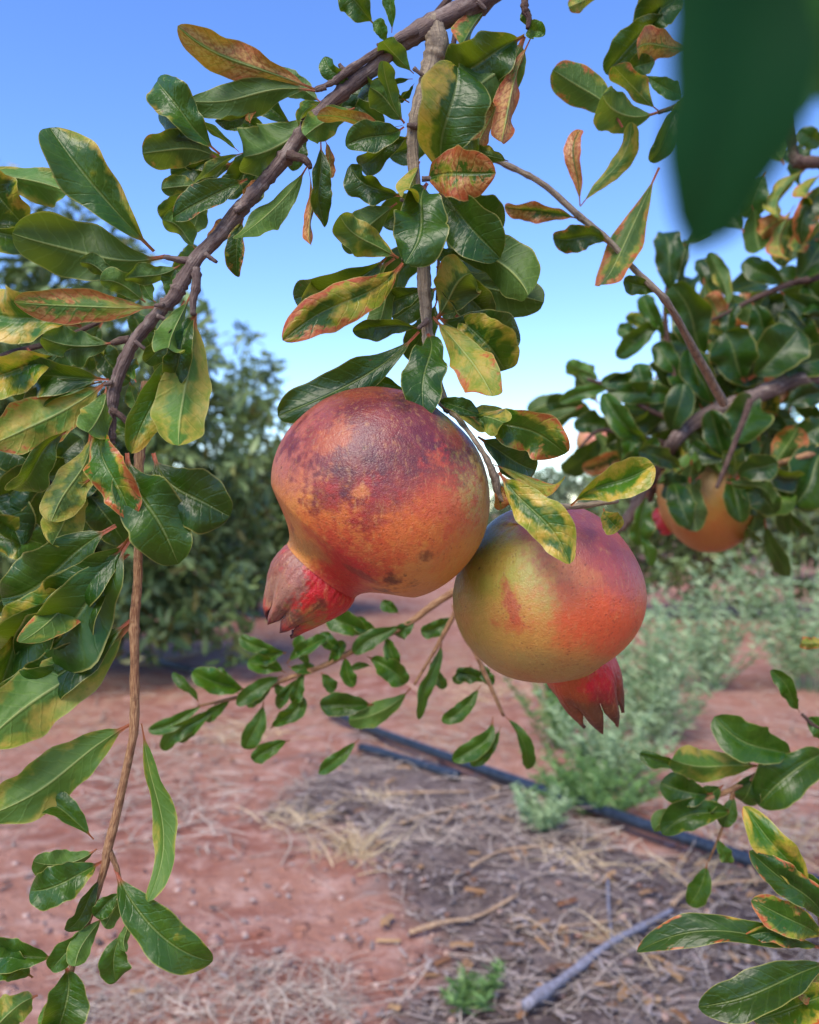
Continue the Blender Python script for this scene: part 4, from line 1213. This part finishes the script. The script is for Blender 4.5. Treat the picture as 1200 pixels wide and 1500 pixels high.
leaves('''
985 436 976 328 44 0 0 t .05 0 .1 0
1038 532 984 418 62 4 10 t .05 0 .15 -20
1064 482 1034 432 36 0 0 u .4 .72 .3 0
1060 500 1075 440 30 0 20 t .05 0 .1 0
1092 560 1062 486 66 0 0 t .05 0 .12 -10
1096 556 1168 484 70 4 0 t .05 0 .15 -15
1122 540 1218 520 50 4 10 t .05 0 .12 -10
1218 572 1158 592 36 4 0 t .05 0 .1 -10
1112 572 1072 642 62 0 10 t .0 0 .18 -20
1000 560 960 500 34 0 0 t .1 0 .25 0
975 500 940 430 26 0 0 t .1 0 .25 0
980 470 905 520 30 4 0 t .1 0 .2 0
960 560 880 560 26 0 0 t .1 0 .25 0
900 568 820 590 22 5 0 t .1 0 .4 0
880 560 825 532 22 4 10 u .2 0 .6 0
1005 590 890 572 34 6 10 t .1 0 .2 -5
950 600 935 530 34 0 0 t .1 0 .22 -5
985 640 1000 560 42 0 10 t .05 0 .12 -20
960 660 886 576 34 -8 10 t .1 0 .3 -20
965 650 915 690 40 0 0 t .05 0 .15 -10
905 690 930 620 26 6 0 t .2 0 .4 -10
940 700 960 640 30 0 0 t .1 0 .2 -20
1030 600 985 530 40 0 0 t .05 0 .12 0
1045 600 1010 510 44 0 0 t .05 0 .12 -10
1060 650 1110 590 40 0 0 t .05 0 .2 -5
1040 640 1010 700 30 0 0 t .05 0 .2 0
955 715 1034 672 36 -4 0 u .1 .15 .4 -30
985 700 1005 760 40 0 0 t .0 0 .12 -40
1062 680 1042 600 40 0 0 t .05 0 .12 -10
1070 695 1085 760 34 0 10 t .05 0 .15 -40
1090 700 1112 755 36 0 0 t .05 0 .12 -20
1080 685 1168 738 52 12 20 u .1 0 .55 -20
1100 690 1150 740 44 0 0 t .1 0 .2 0
1110 680 1080 610 40 0 0 u .3 .3 .4 0
1130 690 1170 625 46 0 0 u .4 .4 .35 -10
1215 650 1165 740 76 0 0 t .0 0 .15 -10
1220 610 1165 650 44 0 0 t .3 0 .2 0
1060 700 1030 640 46 0 10 u .2 0 .45 0
1150 420 1090 380 34 0 0 t .1 0 .2 0
1065 455 1040 370 26 6 20 u .4 .1 .3 10
1160 415 1215 350 66 0 0 t .2 .2 .15 0
1180 410 1215 460 60 0 0 t .1 0 .1 -10
1140 425 1215 470 40 0 0 t .05 0 .1 0
1100 440 1130 500 40 0 0 t .05 0 .1 0
1200 520 1150 450 40 0 0 t .05 0 .1 0
1010 500 1005 430 34 0 0 t .05 0 .1 0
1005 470 1020 400 20 0 20 t .05 0 .15 10
990 450 1010 340 18 0 20 t .05 0 .15 10
1000 360 1045 330 20 0 20 t .1 0 .2 10
958 480 920 462 22 0 0 u .6 .1 .4 20
950 500 905 480 24 0 0 t .1 0 .25 10
940 770 955 830 18 0 20 t .1 0 .3 0
950 720 935 800 34 4 20 t .1 0 .3 0
1140 700 1155 790 22 0 0 t .1 0 .2 0
1090 770 1105 800 26 0 0 t .1 0 .2 40
1120 760 1150 850 26 0 0 t .1 0 .15 30
1150 740 1185 800 24 0 0 t .1 0 .2 30
''', D8, nt_)
leaves('''
1148 240 1105 160 44 0 0 u .3 .1 .5 10
1185 245 1130 330 30 14 30 u .7 .25 .45 -10 fold=40
1205 255 1180 300 30 8 30 u .7 .3 .6 -20 fold=40
1215 265 1180 345 40 10 20 t .3 .35 .1 -20 fold=40
1165 300 1140 395 24 10 30 u .8 .4 .4 -10 fold=45
1160 320 1112 345 34 6 10 u .8 .72 .4 0
1120 250 1090 320 40 0 0 t .2 0 .3 10
1100 300 1115 370 40 0 0 u .3 0 .4 10
1210 215 1172 190 30 0 0 t .2 0 .2 -10
1190 300 1160 350 34 0 0 t .0 0 .1 10
1090 340 1060 300 40 0 0 t .1 0 .2 20
1215 320 1165 370 30 8 0 u .6 .3 .4 0
''', .82, nt_)
V, Fc, U, C = [], [], [], []
r = random.Random(5)
for (cx, cy, rx, ry, n, d0, d1) in ((1010,560,75,70,26,.86,1.05),(1110,500,95,75,34,.86,1.1),(1130,660,90,60,26,.86,1.05),(955,610,60,55,20,.86,1.0),(1180,600,60,60,14,.86,1.1),(1170,420,60,60,12,.86,1.05),(1050,690,60,30,12,.80,.83),(1180,310,40,60,6,.83,1.0),(1040,430,60,40,5,.86,1.0),(880,600,40,40,7,.88,1.0)):
    for k in range(n):
        a_ = r.uniform(0, 6.28); q = r.random()**.6; d = r.uniform(d0, d1)
        bx, by = cx+math.cos(a_)*rx*q, cy+math.sin(a_)*ry*q; a2 = r.uniform(0, 6.28); L = r.uniform(55, 95)
        dl = d+r.uniform(-.035, .03)
        vs, fs, uv, ct = leaf_arrays(up(bx, by, d), up(bx+math.cos(a2)*L, by+math.sin(a2)*L*.9+12, dl), r.uniform(26, 44)/F*d, r.uniform(-6, 6)/F*d, r.uniform(-35, 35), r.choice('ttu'), r.uniform(0, .2) if r.random() < .88 else .6, .5 if r.random() < .05 else 0, r.uniform(0, .14), seed=9000+len(V), nt=12, nu=4)
        b0 = len(V); V += vs; U += uv; C += ct; Fc += [tuple(x+b0 for x in f) for f in fs]
mesh_obj('foliage', V, Fc, M_LEAF, nt_, uv=U, col=C)
blm = [(up(1400,520,1.05), (.13,.16,.14)), (up(1430,300,1.05), (.15,.15,.18)), (up(1420,720,1.1), (.12,.15,.08))]
crown('foliage', [(tuple(b[0]), b[1]) for b in blm], 620, .058, M_CROWN, nt_, 77, clump=.5)
fruit('pomegranate', 'yellow orange pomegranate half hidden by leaves under the limb of the right tree', (1034,733,.90), .0530,
      (-.80,.35,-.45), [(1034,690,120,60,0,lin('#8e7434'),.7,.6,.4),(980,745,40,60,0,lin('#c98a4a'),.8,.6,.4),(1040,790,90,30,0,lin('#a0642a'),.8,.6,.4)], lin('#a8772e'), .015, .013, 6, [], lin('#b02030'), seed=4, res=(80,60), group='pomegranates on the right tree')
fruit('pomegranate', 'small blurred pinkish pomegranate far back among leaves, left of the half hidden one', (873,648,1.25), .0290,
      (-.3,.3,-.8), [(885,630,30,30,0,lin('#c8746a'),.8,.6,.3)], lin('#b58a52'), .010, .016, 6, [], lin('#a05a3a'), seed=6, res=(60,44), group='pomegranates on the right tree')
